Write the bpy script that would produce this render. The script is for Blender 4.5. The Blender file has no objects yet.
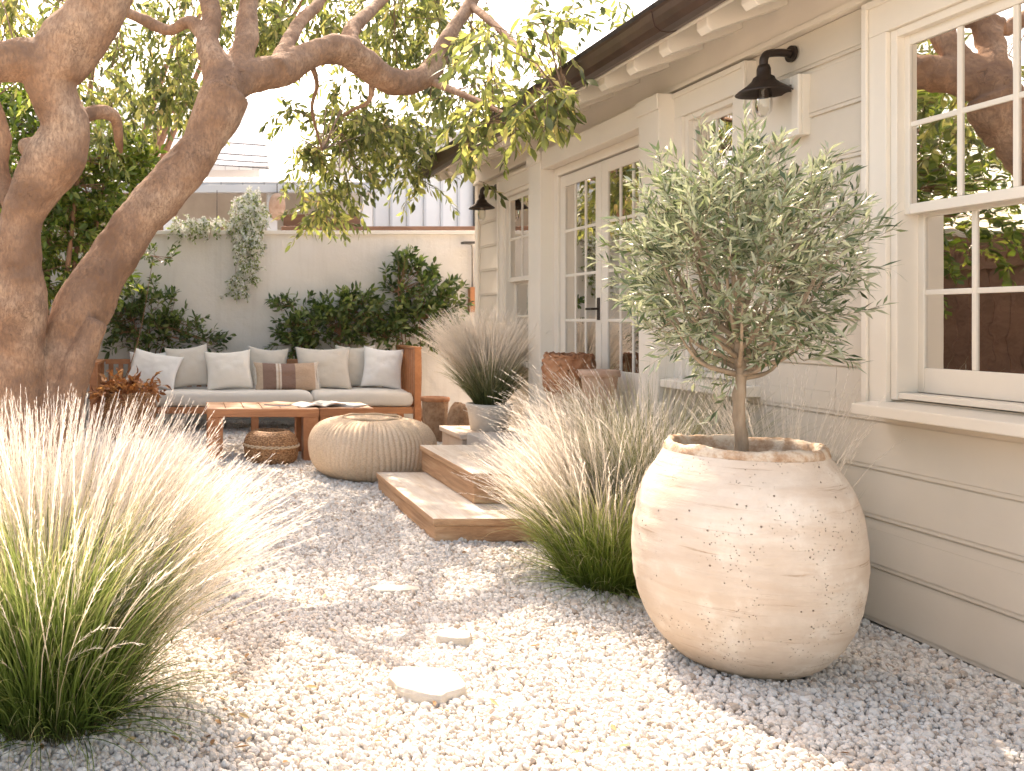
import bpy, bmesh, math, random
import numpy as np
from mathutils import Vector, Matrix, Euler, noise

# ------------------------------------------------------------------ camera, world, sun, exposure
SC = bpy.context.scene
COL = SC.collection
F, PX, PY, H = 900.0, 190.0, 320.0, 1.3          # focal length (px), principal point (px), eye height
cam_d = bpy.data.cameras.new('camera'); cam = bpy.data.objects.new('camera', cam_d); COL.objects.link(cam)
cam.location = (0, 0, H); cam.rotation_euler = (math.radians(90), 0, 0)
cam_d.sensor_width = 36.0; cam_d.lens = F / 1024 * 36
cam_d.shift_x = (512 - PX) / 1024; cam_d.shift_y = -(385.5 - PY) / 1024
cam_d.clip_start = 0.05; cam_d.clip_end = 2000
cam_d.dof.use_dof = True; cam_d.dof.focus_distance = 3.7; cam_d.dof.aperture_fstop = 8
SC.camera = cam

SUN_EL, SUN_AZ = math.radians(50), math.radians(-3)   # azimuth measured from +Y towards +X
world = bpy.data.worlds.new('World'); SC.world = world; world.use_nodes = True
wn = world.node_tree; bg = wn.nodes['Background']
sky = wn.nodes.new('ShaderNodeTexSky'); sky.sky_type = 'NISHITA'; sky.sun_disc = False
sky.sun_elevation = SUN_EL; sky.sun_rotation = SUN_AZ; sky.dust_density = 3.0; sky.air_density = 1.0; sky.ozone_density = 0.6
tint = wn.nodes.new('ShaderNodeMix'); tint.data_type = 'RGBA'; tint.blend_type = 'MULTIPLY'; tint.inputs[0].default_value = 1; tint.inputs[7].default_value = (1.10, 1.0, .85, 1)
wn.links.new(sky.outputs[0], tint.inputs[6]); wn.links.new(tint.outputs[2], bg.inputs[0]); bg.inputs[1].default_value = 0.15
sd = bpy.data.lights.new('sun', 'SUN'); sd.energy = 2.0; sd.angle = math.radians(0.6); sd.color = (1.0, 0.93, 0.83)
sun = bpy.data.objects.new('sun', sd); COL.objects.link(sun)
to_sun = Vector((math.sin(SUN_AZ) * math.cos(SUN_EL), math.cos(SUN_AZ) * math.cos(SUN_EL), math.sin(SUN_EL)))
sun.rotation_euler = to_sun.to_track_quat('Z', 'Y').to_euler(); sun.location = (0, 0, 12)
SC.view_settings.view_transform = 'Standard'; SC.view_settings.look = 'None'
SC.view_settings.use_white_balance = True; SC.view_settings.white_balance_temperature = 7350; SC.view_settings.white_balance_tint = 15
SC.view_settings.exposure = 2.25; SC.view_settings.gamma = 1.0
SC.cycles.use_denoising = True; SC.cycles.max_bounces = 6; SC.cycles.diffuse_bounces = 3; SC.cycles.glossy_bounces = 3; SC.cycles.transmission_bounces = 4; SC.cycles.caustics_reflective = False; SC.cycles.caustics_refractive = False
SC.cycles.transparent_max_bounces = 12; SC.cycles.sample_clamp_indirect = 8

def at(px, py, Y):
    """world point seen at pixel (px, py) at depth Y"""
    return Vector(((px - PX) * Y / F, Y, H - (py - PY) * Y / F))

# ------------------------------------------------------------------ helpers
rng = np.random.default_rng(7)
random.seed(7)

def tag(o, label=None, cat=None, group=None, kind=None):
    if label: o['label'] = label
    if cat: o['category'] = cat
    if group: o['group'] = group
    if kind: o['kind'] = kind
    return o

def empty(name, loc=(0, 0, 0), label=None, cat=None, group=None, rz=0):
    o = bpy.data.objects.new(name, None); COL.objects.link(o)
    o.location = loc; o.rotation_euler.z = rz; o.empty_display_size = 0.1
    return tag(o, label, cat, group)

def wloc(o):
    v = Vector((0, 0, 0))
    while o is not None:
        v += o.location; o = o.parent
    return v

def copy_tree(o, parent=None):
    c = o.copy(); COL.objects.link(c); c.parent = parent
    for ch in o.children: copy_tree(ch, c)
    return c

def link(name, me, mat, parent=None, smooth=False, bevel=0, local=False, origin=None):
    """link a mesh given in world coordinates (or local ones) under parent"""
    o = bpy.data.objects.new(name, me); COL.objects.link(o)
    if parent is not None:
        if not local: me.transform(Matrix.Translation(-wloc(parent)))
        o.parent = parent
    elif origin is not None:
        me.transform(Matrix.Translation(-Vector(origin))); o.location = origin
    for m in (mat if isinstance(mat, (list, tuple)) else [mat]): me.materials.append(m)
    if smooth: me.polygons.foreach_set('use_smooth', [True] * len(me.polygons))
    if bevel:
        b = o.modifiers.new('bevel', 'BEVEL'); b.width = bevel; b.segments = 2; b.limit_method = 'ANGLE'; b.angle_limit = 0.6
    return o

class MB:
    def __init__(s): s.v = []; s.f = []; s.mi = []; s.cur = 0
    def add(s, vs, fs, M=None):
        n = len(s.v)
        s.v += [tuple(M @ Vector(v)) if M else tuple(v) for v in vs]
        s.f += [tuple(i + n for i in f) for f in fs]; s.mi += [s.cur] * len(fs)
        return s
    def box(s, x0, x1, y0, y1, z0, z1, M=None):
        vs = [(x0,y0,z0),(x1,y0,z0),(x1,y1,z0),(x0,y1,z0),(x0,y0,z1),(x1,y0,z1),(x1,y1,z1),(x0,y1,z1)]
        return s.add(vs, [(0,3,2,1),(4,5,6,7),(0,1,5,4),(1,2,6,5),(2,3,7,6),(3,0,4,7)], M)
    def quad(s, a, b, c, d, M=None): return s.add([a, b, c, d], [(0,1,2,3)], M)
    def prism(s, prof, a, b, axis='y', M=None):
        """prof: list of 2D points, extruded from a to b along axis"""
        n = len(prof)
        def p(q, t):
            return (q[0], t, q[1]) if axis == 'y' else ((t, q[0], q[1]) if axis == 'x' else (q[0], q[1], t))
        vs = [p(q, a) for q in prof] + [p(q, b) for q in prof]
        fs = [(i, (i+1) % n, (i+1) % n + n, i + n) for i in range(n)] + [tuple(range(n))[::-1], tuple(range(n, 2*n))]
        return s.add(vs, fs, M)
    def tube(s, pts, rad, n=8, cap=True, nz=0, seed=0, freq=6):
        pts = [Vector(p) for p in pts]; k = len(pts)
        if not hasattr(rad, '__len__'): rad = [rad] * k
        vs = []; fs = []; ref = None
        for i, p in enumerate(pts):
            d = (pts[min(i+1, k-1)] - pts[max(i-1, 0)]).normalized()
            if ref is None: ref = d.orthogonal().normalized()
            ref = (ref - d * ref.dot(d)).normalized(); bi = d.cross(ref)
            for j in range(n):
                a = 2 * math.pi * j / n; u = ref * math.cos(a) + bi * math.sin(a)
                r = rad[i]
                if nz: r *= 1 + nz * noise.noise((p + u * rad[i]) * freq + Vector((seed, 0, 0)))
                vs.append(tuple(p + u * r))
        for i in range(k-1):
            for j in range(n):
                fs.append((i*n+j, i*n+(j+1) % n, (i+1)*n+(j+1) % n, (i+1)*n+j))
        if cap: fs += [tuple(range(n))[::-1], tuple(range((k-1)*n, k*n))]
        return s.add(vs, fs)
    def lathe(s, prof, n=48, c=(0,0,0), fn=None, close=False):
        """prof: list of (r, z); fn(r, z, angle, i) -> (r, z) may perturb"""
        vs = []; fs = []; k = len(prof)
        for i, (r, z) in enumerate(prof):
            for j in range(n):
                a = 2 * math.pi * j / n
                rr, zz = fn(r, z, a, i) if fn else (r, z)
                vs.append((c[0] + rr * math.cos(a), c[1] + rr * math.sin(a), c[2] + zz))
        for i in range(k if close else k-1):
            for j in range(n):
                i2 = (i+1) % k
                fs.append((i*n+j, i*n+(j+1) % n, i2*n+(j+1) % n, i2*n+j))
        if not close: fs += [tuple(range(n))[::-1], tuple(range((k-1)*n, k*n))]
        return s.add(vs, fs)
    def build(s, name, mat, parent=None, **kw):
        me = bpy.data.meshes.new(name); me.from_pydata(s.v, [], s.f)
        if any(s.mi): me.polygons.foreach_set('material_index', s.mi)
        me.update()
        return link(name, me, mat, parent, **kw)

def np_mesh(name, V, Q, attr=None):
    """fast mesh from arrays; Q (m,4) quads or (m,3) triangles"""
    me = bpy.data.meshes.new(name); V = np.asarray(V, np.float32).reshape(-1, 3); Q = np.asarray(Q, np.int32)
    k = Q.shape[1]
    me.vertices.add(len(V)); me.vertices.foreach_set('co', V.ravel())
    me.loops.add(Q.size); me.loops.foreach_set('vertex_index', Q.ravel())
    me.polygons.add(len(Q)); me.polygons.foreach_set('loop_start', np.arange(0, Q.size, k, dtype=np.int32))
    me.polygons.foreach_set('loop_total', np.full(len(Q), k, np.int32))
    if attr:
        for nm, arr in attr.items():
            a = me.attributes.new(nm, 'FLOAT', 'POINT'); a.data.foreach_set('value', np.asarray(arr, np.float32).ravel())
    me.update(calc_edges=True); me.validate()
    return me

def spline(P, n):
    """Catmull-Rom through points (tuples of any length), n samples per span"""
    P = [np.array(p, float) for p in P]; P = [2*P[0]-P[1]] + P + [2*P[-1]-P[-2]]
    out = []
    for i in range(1, len(P)-2):
        for t in np.linspace(0, 1, n, endpoint=False):
            a, b, c, d = P[i-1:i+3]
            out.append(.5*((2*b)+(-a+c)*t+(2*a-5*b+4*c-d)*t*t+(-a+3*b-3*c+d)*t**3))
    out.append(P[-2]); return out

# ------------------------------------------------------------------ materials
class N:
    """little node-tree builder"""
    def __init__(s, name):
        s.m = bpy.data.materials.new(name); s.m.use_nodes = True; s.t = s.m.node_tree
        s.b = s.t.nodes['Principled BSDF']; s.out = s.t.nodes['Material Output']
    def n(s, typ, **kw):
        x = s.t.nodes.new(typ)
        for k, v in kw.items():
            if k in x.bl_rna.properties: setattr(x, k, v)
            else: x.inputs[k].default_value = v
        return x
    def l(s, a, b): s.t.links.new(a, b)
    def coord(s, scale=(1,1,1), geo=False):
        m = s.n('ShaderNodeMapping'); m.inputs['Scale'].default_value = scale
        if geo: s.l(s.n('ShaderNodeNewGeometry').outputs['Position'], m.inputs[0])
        else: s.l(s.n('ShaderNodeTexCoord').outputs['Object'], m.inputs[0])
        return m.outputs[0]
    def noise(s, vec, scale, detail=4, rough=.55, dist=0):
        x = s.n('ShaderNodeTexNoise'); x.inputs['Scale'].default_value = scale; x.inputs['Detail'].default_value = detail
        x.inputs['Roughness'].default_value = rough; x.inputs['Distortion'].default_value = dist
        s.l(vec, x.inputs['Vector']); return x.outputs['Fac']
    def ramp(s, fac, stops):
        r = s.n('ShaderNodeValToRGB'); e = r.color_ramp.elements
        while len(e) < len(stops): e.new(0.5)
        for el, (p, c) in zip(e, stops): el.position = p; el.color = (c[0], c[1], c[2], 1) if hasattr(c, '__len__') else (c, c, c, 1)
        s.l(fac, r.inputs[0]); return r.outputs[0]
    def mix(s, fac, a, b, mode='MIX'):
        x = s.n('ShaderNodeMix', data_type='RGBA', blend_type=mode)
        for sock, v in ((x.inputs[0], fac), (x.inputs[6], a), (x.inputs[7], b)):
            if isinstance(v, (int, float)): sock.default_value = v
            elif isinstance(v, (tuple, list)): sock.default_value = (*v[:3], 1)
            else: s.l(v, sock)
        return x.outputs[2]
    def math(s, op, a, b=0.0):
        x = s.n('ShaderNodeMath', operation=op)
        for i, v in enumerate((a, b)):
            if isinstance(v, (int, float)): x.inputs[i].default_value = v
            else: s.l(v, x.inputs[i])
        return x.outputs[0]
    def bump(s, h, strength=.3, dist=.01, prev=None):
        x = s.n('ShaderNodeBump'); x.inputs['Strength'].default_value = strength; x.inputs['Distance'].default_value = dist
        s.l(h, x.inputs['Height'])
        if prev: s.l(prev, x.inputs['Normal'])
        return x.outputs[0]
    def fin(s, color=None, rough=.6, normal=None, metallic=0, spec=None):
        if color is not None:
            if isinstance(color, (tuple, list)): s.b.inputs['Base Color'].default_value = (*color[:3], 1)
            else: s.l(color, s.b.inputs['Base Color'])
        if isinstance(rough, (int, float)): s.b.inputs['Roughness'].default_value = rough
        else: s.l(rough, s.b.inputs['Roughness'])
        if normal: s.l(normal, s.b.inputs['Normal'])
        s.b.inputs['Metallic'].default_value = metallic
        if spec is not None: s.b.inputs['Specular IOR Level'].default_value = spec
        return s.m

def mottled(name, c1, c2, scale=5, rough=.7, bump=.2, bscale=60, bdist=.004, stretch=(1,1,1), metallic=0, spec=None, dist=0):
    k = N(name); v = k.coord(stretch, geo=True)
    col = k.ramp(k.noise(v, scale, 6, .6, dist), [(.3, c1), (.7, c2)])
    nb = k.bump(k.noise(v, bscale, 5, .6), bump, bdist) if bump else None
    return k.fin(col, rough, nb, metallic, spec)

def leaf_mat(name, stops, trans=.45, rough=.45, spec=.4, back=None, tcol=None):
    """colour differs from leaf to leaf; light passes through"""
    k = N(name); g = k.n('ShaderNodeNewGeometry')
    col = k.ramp(g.outputs['Random Per Island'], stops)
    if back: col = k.mix(g.outputs['Backfacing'], col, back)
    k.fin(col, rough, spec=spec)
    tr = k.n('ShaderNodeBsdfTranslucent'); k.l(k.mix(1, col, tcol or (1.5, 1.5, 1.0), 'MULTIPLY'), tr.inputs[0])
    ms = k.n('ShaderNodeMixShader'); ms.inputs[0].default_value = trans
    k.l(k.b.outputs[0], ms.inputs[1]); k.l(tr.outputs[0], ms.inputs[2]); k.l(ms.outputs[0], k.out.inputs[0])
    return k.m

def grass_mat(name, stops, trans=.4, var=.25):
    k = N(name); a = k.n('ShaderNodeAttribute', attribute_name='t'); g = k.n('ShaderNodeNewGeometry')
    col = k.ramp(a.outputs['Fac'], stops)
    v = k.ramp(g.outputs['Random Per Island'], [(0, 1-var), (1, 1+var)])
    col = k.mix(1, col, v, 'MULTIPLY')
    k.fin(col, .5, spec=.3)
    tr = k.n('ShaderNodeBsdfTranslucent'); k.l(col, tr.inputs[0])
    ms = k.n('ShaderNodeMixShader'); ms.inputs[0].default_value = trans
    k.l(k.b.outputs[0], ms.inputs[1]); k.l(tr.outputs[0], ms.inputs[2]); k.l(ms.outputs[0], k.out.inputs[0])
    return k.m

def wood(name, c1, c2, c3, axis=(1,1,1), scale=9, rough=.6, bump=.25):
    """axis: small component = grain direction"""
    k = N(name); v = k.coord(axis, geo=True)
    n1 = k.noise(v, scale, 8, .65, 1.2); n2 = k.noise(v, scale*.25, 3, .5, .3)
    col = k.ramp(n1, [(.28, c1), (.5, c2), (.72, c3)])
    col = k.mix(.35, col, k.ramp(n2, [(.35, c1), (.65, c3)]))
    return k.fin(col, rough, k.bump(n1, bump, .006))

def paint(name, c, dirt=.06):
    k = N(name); v = k.coord((1,1,1), geo=True)
    n = k.noise(v, 2.2, 5, .6); n2 = k.noise(k.coord((1, .25, 6), geo=True), 14, 3, .5)
    col = k.ramp(n, [(.3, tuple(x*(1-dirt) for x in c)), (.65, c)])
    return k.fin(col, .48, k.bump(n2, .12, .003), spec=.35)

def fabric(name, c, var=.06, weave=420):
    k = N(name); v = k.coord(geo=True)
    n = k.noise(v, 6, 4); w = k.noise(v, weave, 2, .5)
    col = k.ramp(n, [(.3, tuple(x*(1-var) for x in c)), (.7, c)])
    col = k.mix(.25, col, k.ramp(w, [(.3, tuple(x*.8 for x in c)), (.7, c)]))
    k.b.inputs['Sheen Weight'].default_value = .2
    b = k.bump(k.noise(v, 9, 3), .35, .02); b = k.bump(w, .2, .002, b)
    return k.fin(col, .9, b, spec=.1)

MAT = {}
MAT['siding'] = paint('siding_paint', (.70, .625, .525))
MAT['trim'] = paint('trim_paint', (.81, .745, .65))
k = N('wall_stucco'); v = k.coord(geo=True); col = k.ramp(k.noise(v, 1.3, 6, .6), [(.3, (.67,.65,.625)), (.7, (.76,.74,.715))])
st = k.ramp(k.noise(k.coord((5,5,.35), geo=True), 2.2, 5, .6), [(.52, 0.0), (.72, .35)]); col = k.mix(st, col, (.56,.53,.49))
b = k.bump(k.noise(v, 4, 5, .6), .5, .03); MAT['stucco'] = k.fin(col, .92, k.bump(k.noise(v, 45, 5), .35, .006, b), spec=.15)
MAT['cap'] = mottled('cap_render', (.72,.69,.64), (.78,.75,.70), 2, .85, .2, 60)
MAT['gutter'] = mottled('gutter_metal', (.05,.03,.024), (.10,.058,.043), 4, .38, .15, 20, .003, metallic=.3)
MAT['roof'] = mottled('roof_shingle', (.05,.045,.045), (.1,.09,.085), 14, .85, .5, 40)
MAT['lamp'] = mottled('lamp_iron', (.03,.022,.018), (.055,.038,.03), 20, .45, .2, 80, .002, metallic=.5)
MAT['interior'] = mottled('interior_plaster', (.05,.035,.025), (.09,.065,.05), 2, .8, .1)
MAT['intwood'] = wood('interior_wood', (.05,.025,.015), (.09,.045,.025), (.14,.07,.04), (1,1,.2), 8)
MAT['curtain'] = fabric('curtain_linen', (.34,.29,.22))
k = N('window_glass'); k.t.nodes.remove(k.b)
tr = k.n('ShaderNodeBsdfTransparent', Color=(.50,.47,.42,1)); gl = k.n('ShaderNodeBsdfGlossy', Roughness=.012, Color=(.74,.70,.66,1))
fr = k.n('ShaderNodeFresnel', IOR=1.5)
wv = k.bump(k.noise(k.coord(geo=True), 5, 2), .03, .02); k.l(wv, gl.inputs['Normal'])
ms = k.n('ShaderNodeMixShader'); k.l(k.math('ADD', k.math('MULTIPLY', fr.outputs[0], 1.25), .015), ms.inputs[0])
k.l(tr.outputs[0], ms.inputs[1]); k.l(gl.outputs[0], ms.inputs[2]); k.l(ms.outputs[0], k.out.inputs[0]); MAT['glass'] = k.m
k = N('bulb_glass'); k.t.nodes.remove(k.b)
tr = k.n('ShaderNodeBsdfTransparent', Color=(.93,.92,.88,1)); gl = k.n('ShaderNodeBsdfGlossy', Roughness=.03)
lw = k.n('ShaderNodeLayerWeight', Blend=.35)
ms = k.n('ShaderNodeMixShader'); k.l(lw.outputs['Fresnel'], ms.inputs[0]); k.l(tr.outputs[0], ms.inputs[1]); k.l(gl.outputs[0], ms.inputs[2]); k.l(ms.outputs[0], k.out.inputs[0]); MAT['bulb'] = k.m

# bark: pinkish tan with blotches, scars and fine vertical cracks
k = N('bark'); v = k.coord((1,1,.45), geo=True); v1 = k.coord((1,1,1), geo=True)
n1 = k.noise(v1, 2.6, 6, .6); n2 = k.noise(v, 52, 8, .75, .4); n3 = k.noise(v1, 9, 5, .6)
col = k.ramp(n1, [(.36, (.24,.135,.08)), (.5, (.41,.245,.15)), (.7, (.60,.42,.29))])
col = k.mix(k.ramp(n3, [(.45, 0.0), (.64, .5)]), col, (.22,.14,.10))
col = k.mix(k.ramp(n2, [(.38, .75), (.58, 0.0)]), col, (.21,.13,.09))
b = k.bump(n3, .5, .04); b = k.bump(k.noise(v, 24, 6, .6, .8), .5, .02, b); b = k.bump(n2, .7, .012, b); vc = k.n('ShaderNodeTexVoronoi', feature='DISTANCE_TO_EDGE'); vc.inputs['Scale'].default_value = 9; wv_ = k.n('ShaderNodeVectorMath', operation='ADD'); nc_ = k.n('ShaderNodeTexNoise'); nc_.inputs['Scale'].default_value = 7; k.l(v1, nc_.inputs['Vector']); k.l(nc_.outputs['Color'], wv_.inputs[0]); k.l(k.coord((1,1,.35), geo=True), wv_.inputs[1]); k.l(wv_.outputs[0], vc.inputs['Vector'])
crack = k.math('MULTIPLY', k.ramp(vc.outputs['Distance'], [(.0, 1.0), (.035, 0.0)]), k.ramp(k.noise(v1, 3.3, 4), [(.5, 0.0), (.62, 1.0)]))
col = k.mix(k.math('MULTIPLY', crack, .65), col, (.13,.08,.055)); b = k.bump(k.math('SUBTRACT', 1, crack), .6, .015, b)
MAT['bark'] = k.fin(col, .85, b, spec=.2)
MAT['twig'] = mottled('twig_bark', (.16,.10,.065), (.30,.19,.12), 20, .85, .3, 60)
MAT['olive_bark'] = mottled('olive_bark', (.20,.15,.10), (.38,.30,.22), 25, .85, .8, 60, .006, (1,1,.3))
# ------------------------------------------------------------------ ground
g = MB(); g.quad((-300,-300,-.012), (300,-300,-.012), (300,600,-.012), (-300,600,-.012))
g.build('ground', mottled('ground_soil', (.62,.57,.52), (.74,.70,.65), 30, .95, .5, 120, .01)); tag(bpy.data.objects['ground'], kind='structure')

# white crushed stone: countless pebbles, one object (instances on a jittered grid of points)
def pebble_field():
    pts = []; sc = []
    for (y0, y1, s) in ((1.9, 4.2, .0165), (4.2, 6.2, .019), (6.2, 8.4, .024), (8.4, 11.6, .030)):
        x0, x1 = -190*y1/F - .15, min(2.93, (1024-190)*y1/F)
        if y0 > 9: x1 = 3.6
        nx, ny = int((x1-x0)/s), int((y1-y0)/s)
        X, Y = np.meshgrid(np.arange(nx)*s+x0, np.arange(ny)*s+y0); X = X.ravel(); Y = Y.ravel()
        X = X + rng.uniform(-.55, .55, X.size)*s; Y = Y + rng.uniform(-.55, .55, Y.size)*s
        Z = rng.uniform(-.006, .003, X.size) + .006*np.sin(X*2.1+Y*.7)*np.cos(Y*1.7) + .004*np.sin(X*7.3-Y*4.1)
        keep = (X < 2.925) | (Y > 9.25)
        keep &= ~((X > 1.46) & (Y > 5.3) & (Y < 6.82)) & ~((X > 1.82) & (Y > 5.3) & (Y < 6.9)) & ~((X > 2.3) & (Y > 5.4) & (Y < 7.9))
        keep &= (X - 2.12)**2 + (Y - 3.40)**2 > .18**2
        pts.append(np.stack([X, Y, Z], 1)[keep]); sc.append(np.full(keep.sum(), s*.66)*np.clip(rng.lognormal(0, .27, keep.sum()), .5, 1.9))
    P = np.concatenate(pts); S = np.concatenate(sc)
    me = bpy.data.meshes.new('gravel'); me.vertices.add(len(P)); me.vertices.foreach_set('co', P.astype(np.float32).ravel())
    a = me.attributes.new('size', 'FLOAT', 'POINT'); a.data.foreach_set('value', S.astype(np.float32))
    k = N('pebble'); oi = k.n('ShaderNodeObjectInfo'); at_ = k.n('ShaderNodeAttribute', attribute_name='shade', attribute_type='INSTANCER')
    col = k.ramp(at_.outputs['Fac'], [(0, (.42,.34,.27)), (.1, (.60,.54,.475)), (.5, (.68,.64,.59)), (.88, (.75,.72,.67)), (1, (.60,.49,.40))])
    k.fin(col, .7, k.bump(k.noise(k.coord(), 3, 4), .3, .05), spec=.25)
    o = bpy.data.objects.new('gravel', me); COL.objects.link(o); me.materials.append(k.m); tag(o, kind='stuff')
    t = bpy.data.node_groups.new('pebbles', 'GeometryNodeTree')
    t.interface.new_socket('Geometry', in_out='INPUT', socket_type='NodeSocketGeometry')
    t.interface.new_socket('Geometry', in_out='OUTPUT', socket_type='NodeSocketGeometry')
    nd = t.nodes; L = t.links.new
    gi, go = nd.new('NodeGroupInput'), nd.new('NodeGroupOutput')
    ico = nd.new('GeometryNodeMeshIcoSphere'); ico.inputs['Radius'].default_value = 1; ico.inputs['Subdivisions'].default_value = 2
    sp = nd.new('GeometryNodeSetPosition'); nt = nd.new('ShaderNodeTexNoise'); nt.inputs['Scale'].default_value = 1.1
    vm = nd.new('ShaderNodeVectorMath'); vm.operation = 'SUBTRACT'; vm.inputs[1].default_value = (.5,.5,.5)
    vs = nd.new('ShaderNodeVectorMath'); vs.operation = 'SCALE'; vs.inputs['Scale'].default_value = 1.1
    L(nt.outputs['Color'], vm.inputs[0]); L(vm.outputs[0], vs.inputs[0]); L(ico.outputs['Mesh'], sp.inputs['Geometry']); L(vs.outputs[0], sp.inputs['Offset'])
    sm = nd.new('GeometryNodeSetMaterial'); sm.inputs['Material'].default_value = k.m; L(sp.outputs[0], sm.inputs[0])
    ip = nd.new('GeometryNodeInstanceOnPoints'); L(gi.outputs[0], ip.inputs['Points']); L(sm.outputs[0], ip.inputs['Instance'])
    rr = nd.new('FunctionNodeRandomValue'); rr.data_type = 'FLOAT_VECTOR'; rr.inputs['Max'].default_value = (6.28,6.28,6.28); L(rr.outputs['Value'], ip.inputs['Rotation'])
    rs = nd.new('FunctionNodeRandomValue'); rs.data_type = 'FLOAT_VECTOR'; rs.inputs['Min'].default_value = (.85,.7,.6); rs.inputs['Max'].default_value = (1.2,1.05,.95); rs.inputs['Seed'].default_value = 3
    na = nd.new('GeometryNodeInputNamedAttribute'); na.data_type = 'FLOAT'; na.inputs['Name'].default_value = 'size'
    v2 = nd.new('ShaderNodeVectorMath'); v2.operation = 'SCALE'; L(rs.outputs['Value'], v2.inputs[0]); L(na.outputs['Attribute'], v2.inputs['Scale']); L(v2.outputs[0], ip.inputs['Scale'])
    st = nd.new('GeometryNodeStoreNamedAttribute'); st.domain = 'INSTANCE'; st.data_type = 'FLOAT'; st.inputs['Name'].default_value = 'shade'
    rf = nd.new('FunctionNodeRandomValue'); rf.data_type = 'FLOAT'; rf.inputs['Seed'].default_value = 9
    L(ip.outputs[0], st.inputs['Geometry']); L([s for s in rf.outputs if s.type == 'VALUE' and s.enabled][0], [s for s in st.inputs if s.name == 'Value' and s.enabled][0]); L(st.outputs[0], go.inputs[0])
    md = o.modifiers.new('pebbles', 'NODES'); md.node_group = t
pebble_field()

# ------------------------------------------------------------------ back wall and side walls
bw = MB(); bw.box(-9, 7.5, 11.6, 11.8, -.1, 2.40); o = empty('garden_wall', (0, 11.7, 0), 'pale stucco garden wall with a thin cap behind the sofa', 'wall')
bw.build('wall_body', MAT['stucco'], o); MB().box(-9, 7.5, 11.56, 11.84, 2.40, 2.45).build('wall_cap', MAT['cap'], o, bevel=.006)

# ------------------------------------------------------------------ house
WX = 2.94
house = empty('house', (WX, 3, 0), 'single storey cream house with lap siding, french doors and brown gutter along the right side', 'house')
# openings: (y0, y1, z0, z1)
NEAR = (2.92, 3.745, .97, 2.50); GLZ = (4.80, 5.30, .97, 2.50); FAR = (7.66, 8.34, .97, 2.47); DOOR = (5.62, 7.20, .40, 2.50)
OPEN = [NEAR, GLZ, FAR, DOOR]
ZS = [0.0, .235, .445, .655, .865, 1.09, 1.30, 1.54, 1.78, 2.02, 2.257, 2.488, 2.67]
sb = MB(); core = MB()
def spans(za, zb, y0, y1):
    cuts = sorted([(o[0], o[1]) for o in OPEN if o[2] < zb - 1e-4 and o[3] > za + 1e-4]); out = []; c = y0
    for a, b in cuts:
        if a > c: out.append((c, a))
        c = max(c, b)
    out.append((c, y1)); return out
YA, YB = -4.0, 9.19
for i in range(len(ZS)-1):
    z0, z1 = ZS[i], ZS[i+1]
    cut = sorted({z0, z1} | {z for o in OPEN for z in (o[2], o[3]) if z0 < z < z1})
    for a, b in zip(cut, cut[1:]):
        for (ya, yb) in spans(a, b, YA, YB):
            core.box(WX+.009, WX+.14, ya, yb, a, b)
            def xat(z): return WX - .006 + .012*(z-z0)/(z1-z0)
            # main board face, then a narrow bead below it separated by grooves
            segs = []
            lo, hi = z0 + .0225, z1 - .003
            if z0 + .004 < b and a < z0 + .026: segs.append((max(a, z0+.004), min(b, z0+.022), .004))
            if lo < b and a < hi: segs.append((max(a, lo), min(b, hi), 0))
            for (s0, s1, off) in segs:
                if s1 - s0 < .002: continue
                x0, x1 = xat(s0) + off, xat(s1) + off
                jy = [-1.7, 1.15, 2.35, .4, 4.1, 1.75, -.6, 2.0, 4.02, .9, 2.6, 1.3][i]; 
                for (ya_, yb_) in ([(ya, jy-.0012), (jy+.0012, yb)] if ya < jy < yb else [(ya, yb)]): sb.prism([(x0, s0), (WX+.0085, s0), (WX+.0085, s1), (x1, s1)], ya_, yb_)
sb.build('siding', MAT['siding'], house, bevel=.0015)
core.box(WX+.03, WX+.14, YA, YB, 2.67, 2.96)
core.box(WX+.14, 8, YB-.12, YB, 0, 2.96); core.box(WX+.14, 8, YA, YA+.12, 0, 2.96); core.box(7.9, 8, YA, YB, 0, 2.96)
core.build('wall', MAT['siding'], house)
MB().box(WX-.022, WX+.05, YB-.06, YB+.03, 0, 2.67).build('corner_board', MAT['trim'], house, bevel=.003)
fz = MB(); fz.box(WX-.03, WX+.029, YA, YB+.03, 2.672, 2.95); fz.box(WX-.045, WX-.031, YA, YB+.03, 2.672, 2.70)
fz.build('frieze_board', MAT['trim'], house, bevel=.003)
# roof, soffit, gutter, rafter tails
rf = MB(); rf.prism([(2.40, 2.878), (6.0, 4.30), (6.0, 4.37), (2.36, 2.915)], YA, YB+.16); rf.prism([(6.0, 4.30), (9.6, 2.885), (9.6, 2.95), (6.0, 4.37)], YA, YB+.16)
rf.prism([(WX+.03, 2.96), (8, 2.96), (8, 3.4), (6.0, 4.25), (WX+.03, 3.06)], YB-.1, YB-.02)
rf.build('roof', MAT['roof'], house)
sf = MB(); 
for j in range(5):
    a, b = 2.49 + j*.11, 2.49 + (j+1)*.11 - .004
    sf.prism([(a, 2.862+(a-2.49)*.35), (b, 2.862+(b-2.49)*.35), (b, 2.88+(b-2.49)*.35), (a, 2.88+(a-2.49)*.35)], YA, YB+.14)
sf.build('soffit', MAT['trim'], house)
gt = MB()
gp = [(2.485, 2.93), (2.485, 2.80), (2.47, 2.775), (2.435, 2.765), (2.395, 2.775), (2.368, 2.81), (2.358, 2.86), (2.352, 2.91), (2.345, 2.93), (2.37, 2.93), (2.378, 2.86), (2.39, 2.82), (2.42, 2.79), (2.455, 2.795), (2.468, 2.82), (2.47, 2.93)]
gp = [(x, 2.765 + (z-2.765)*.68) for x, z in gp]
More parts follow.
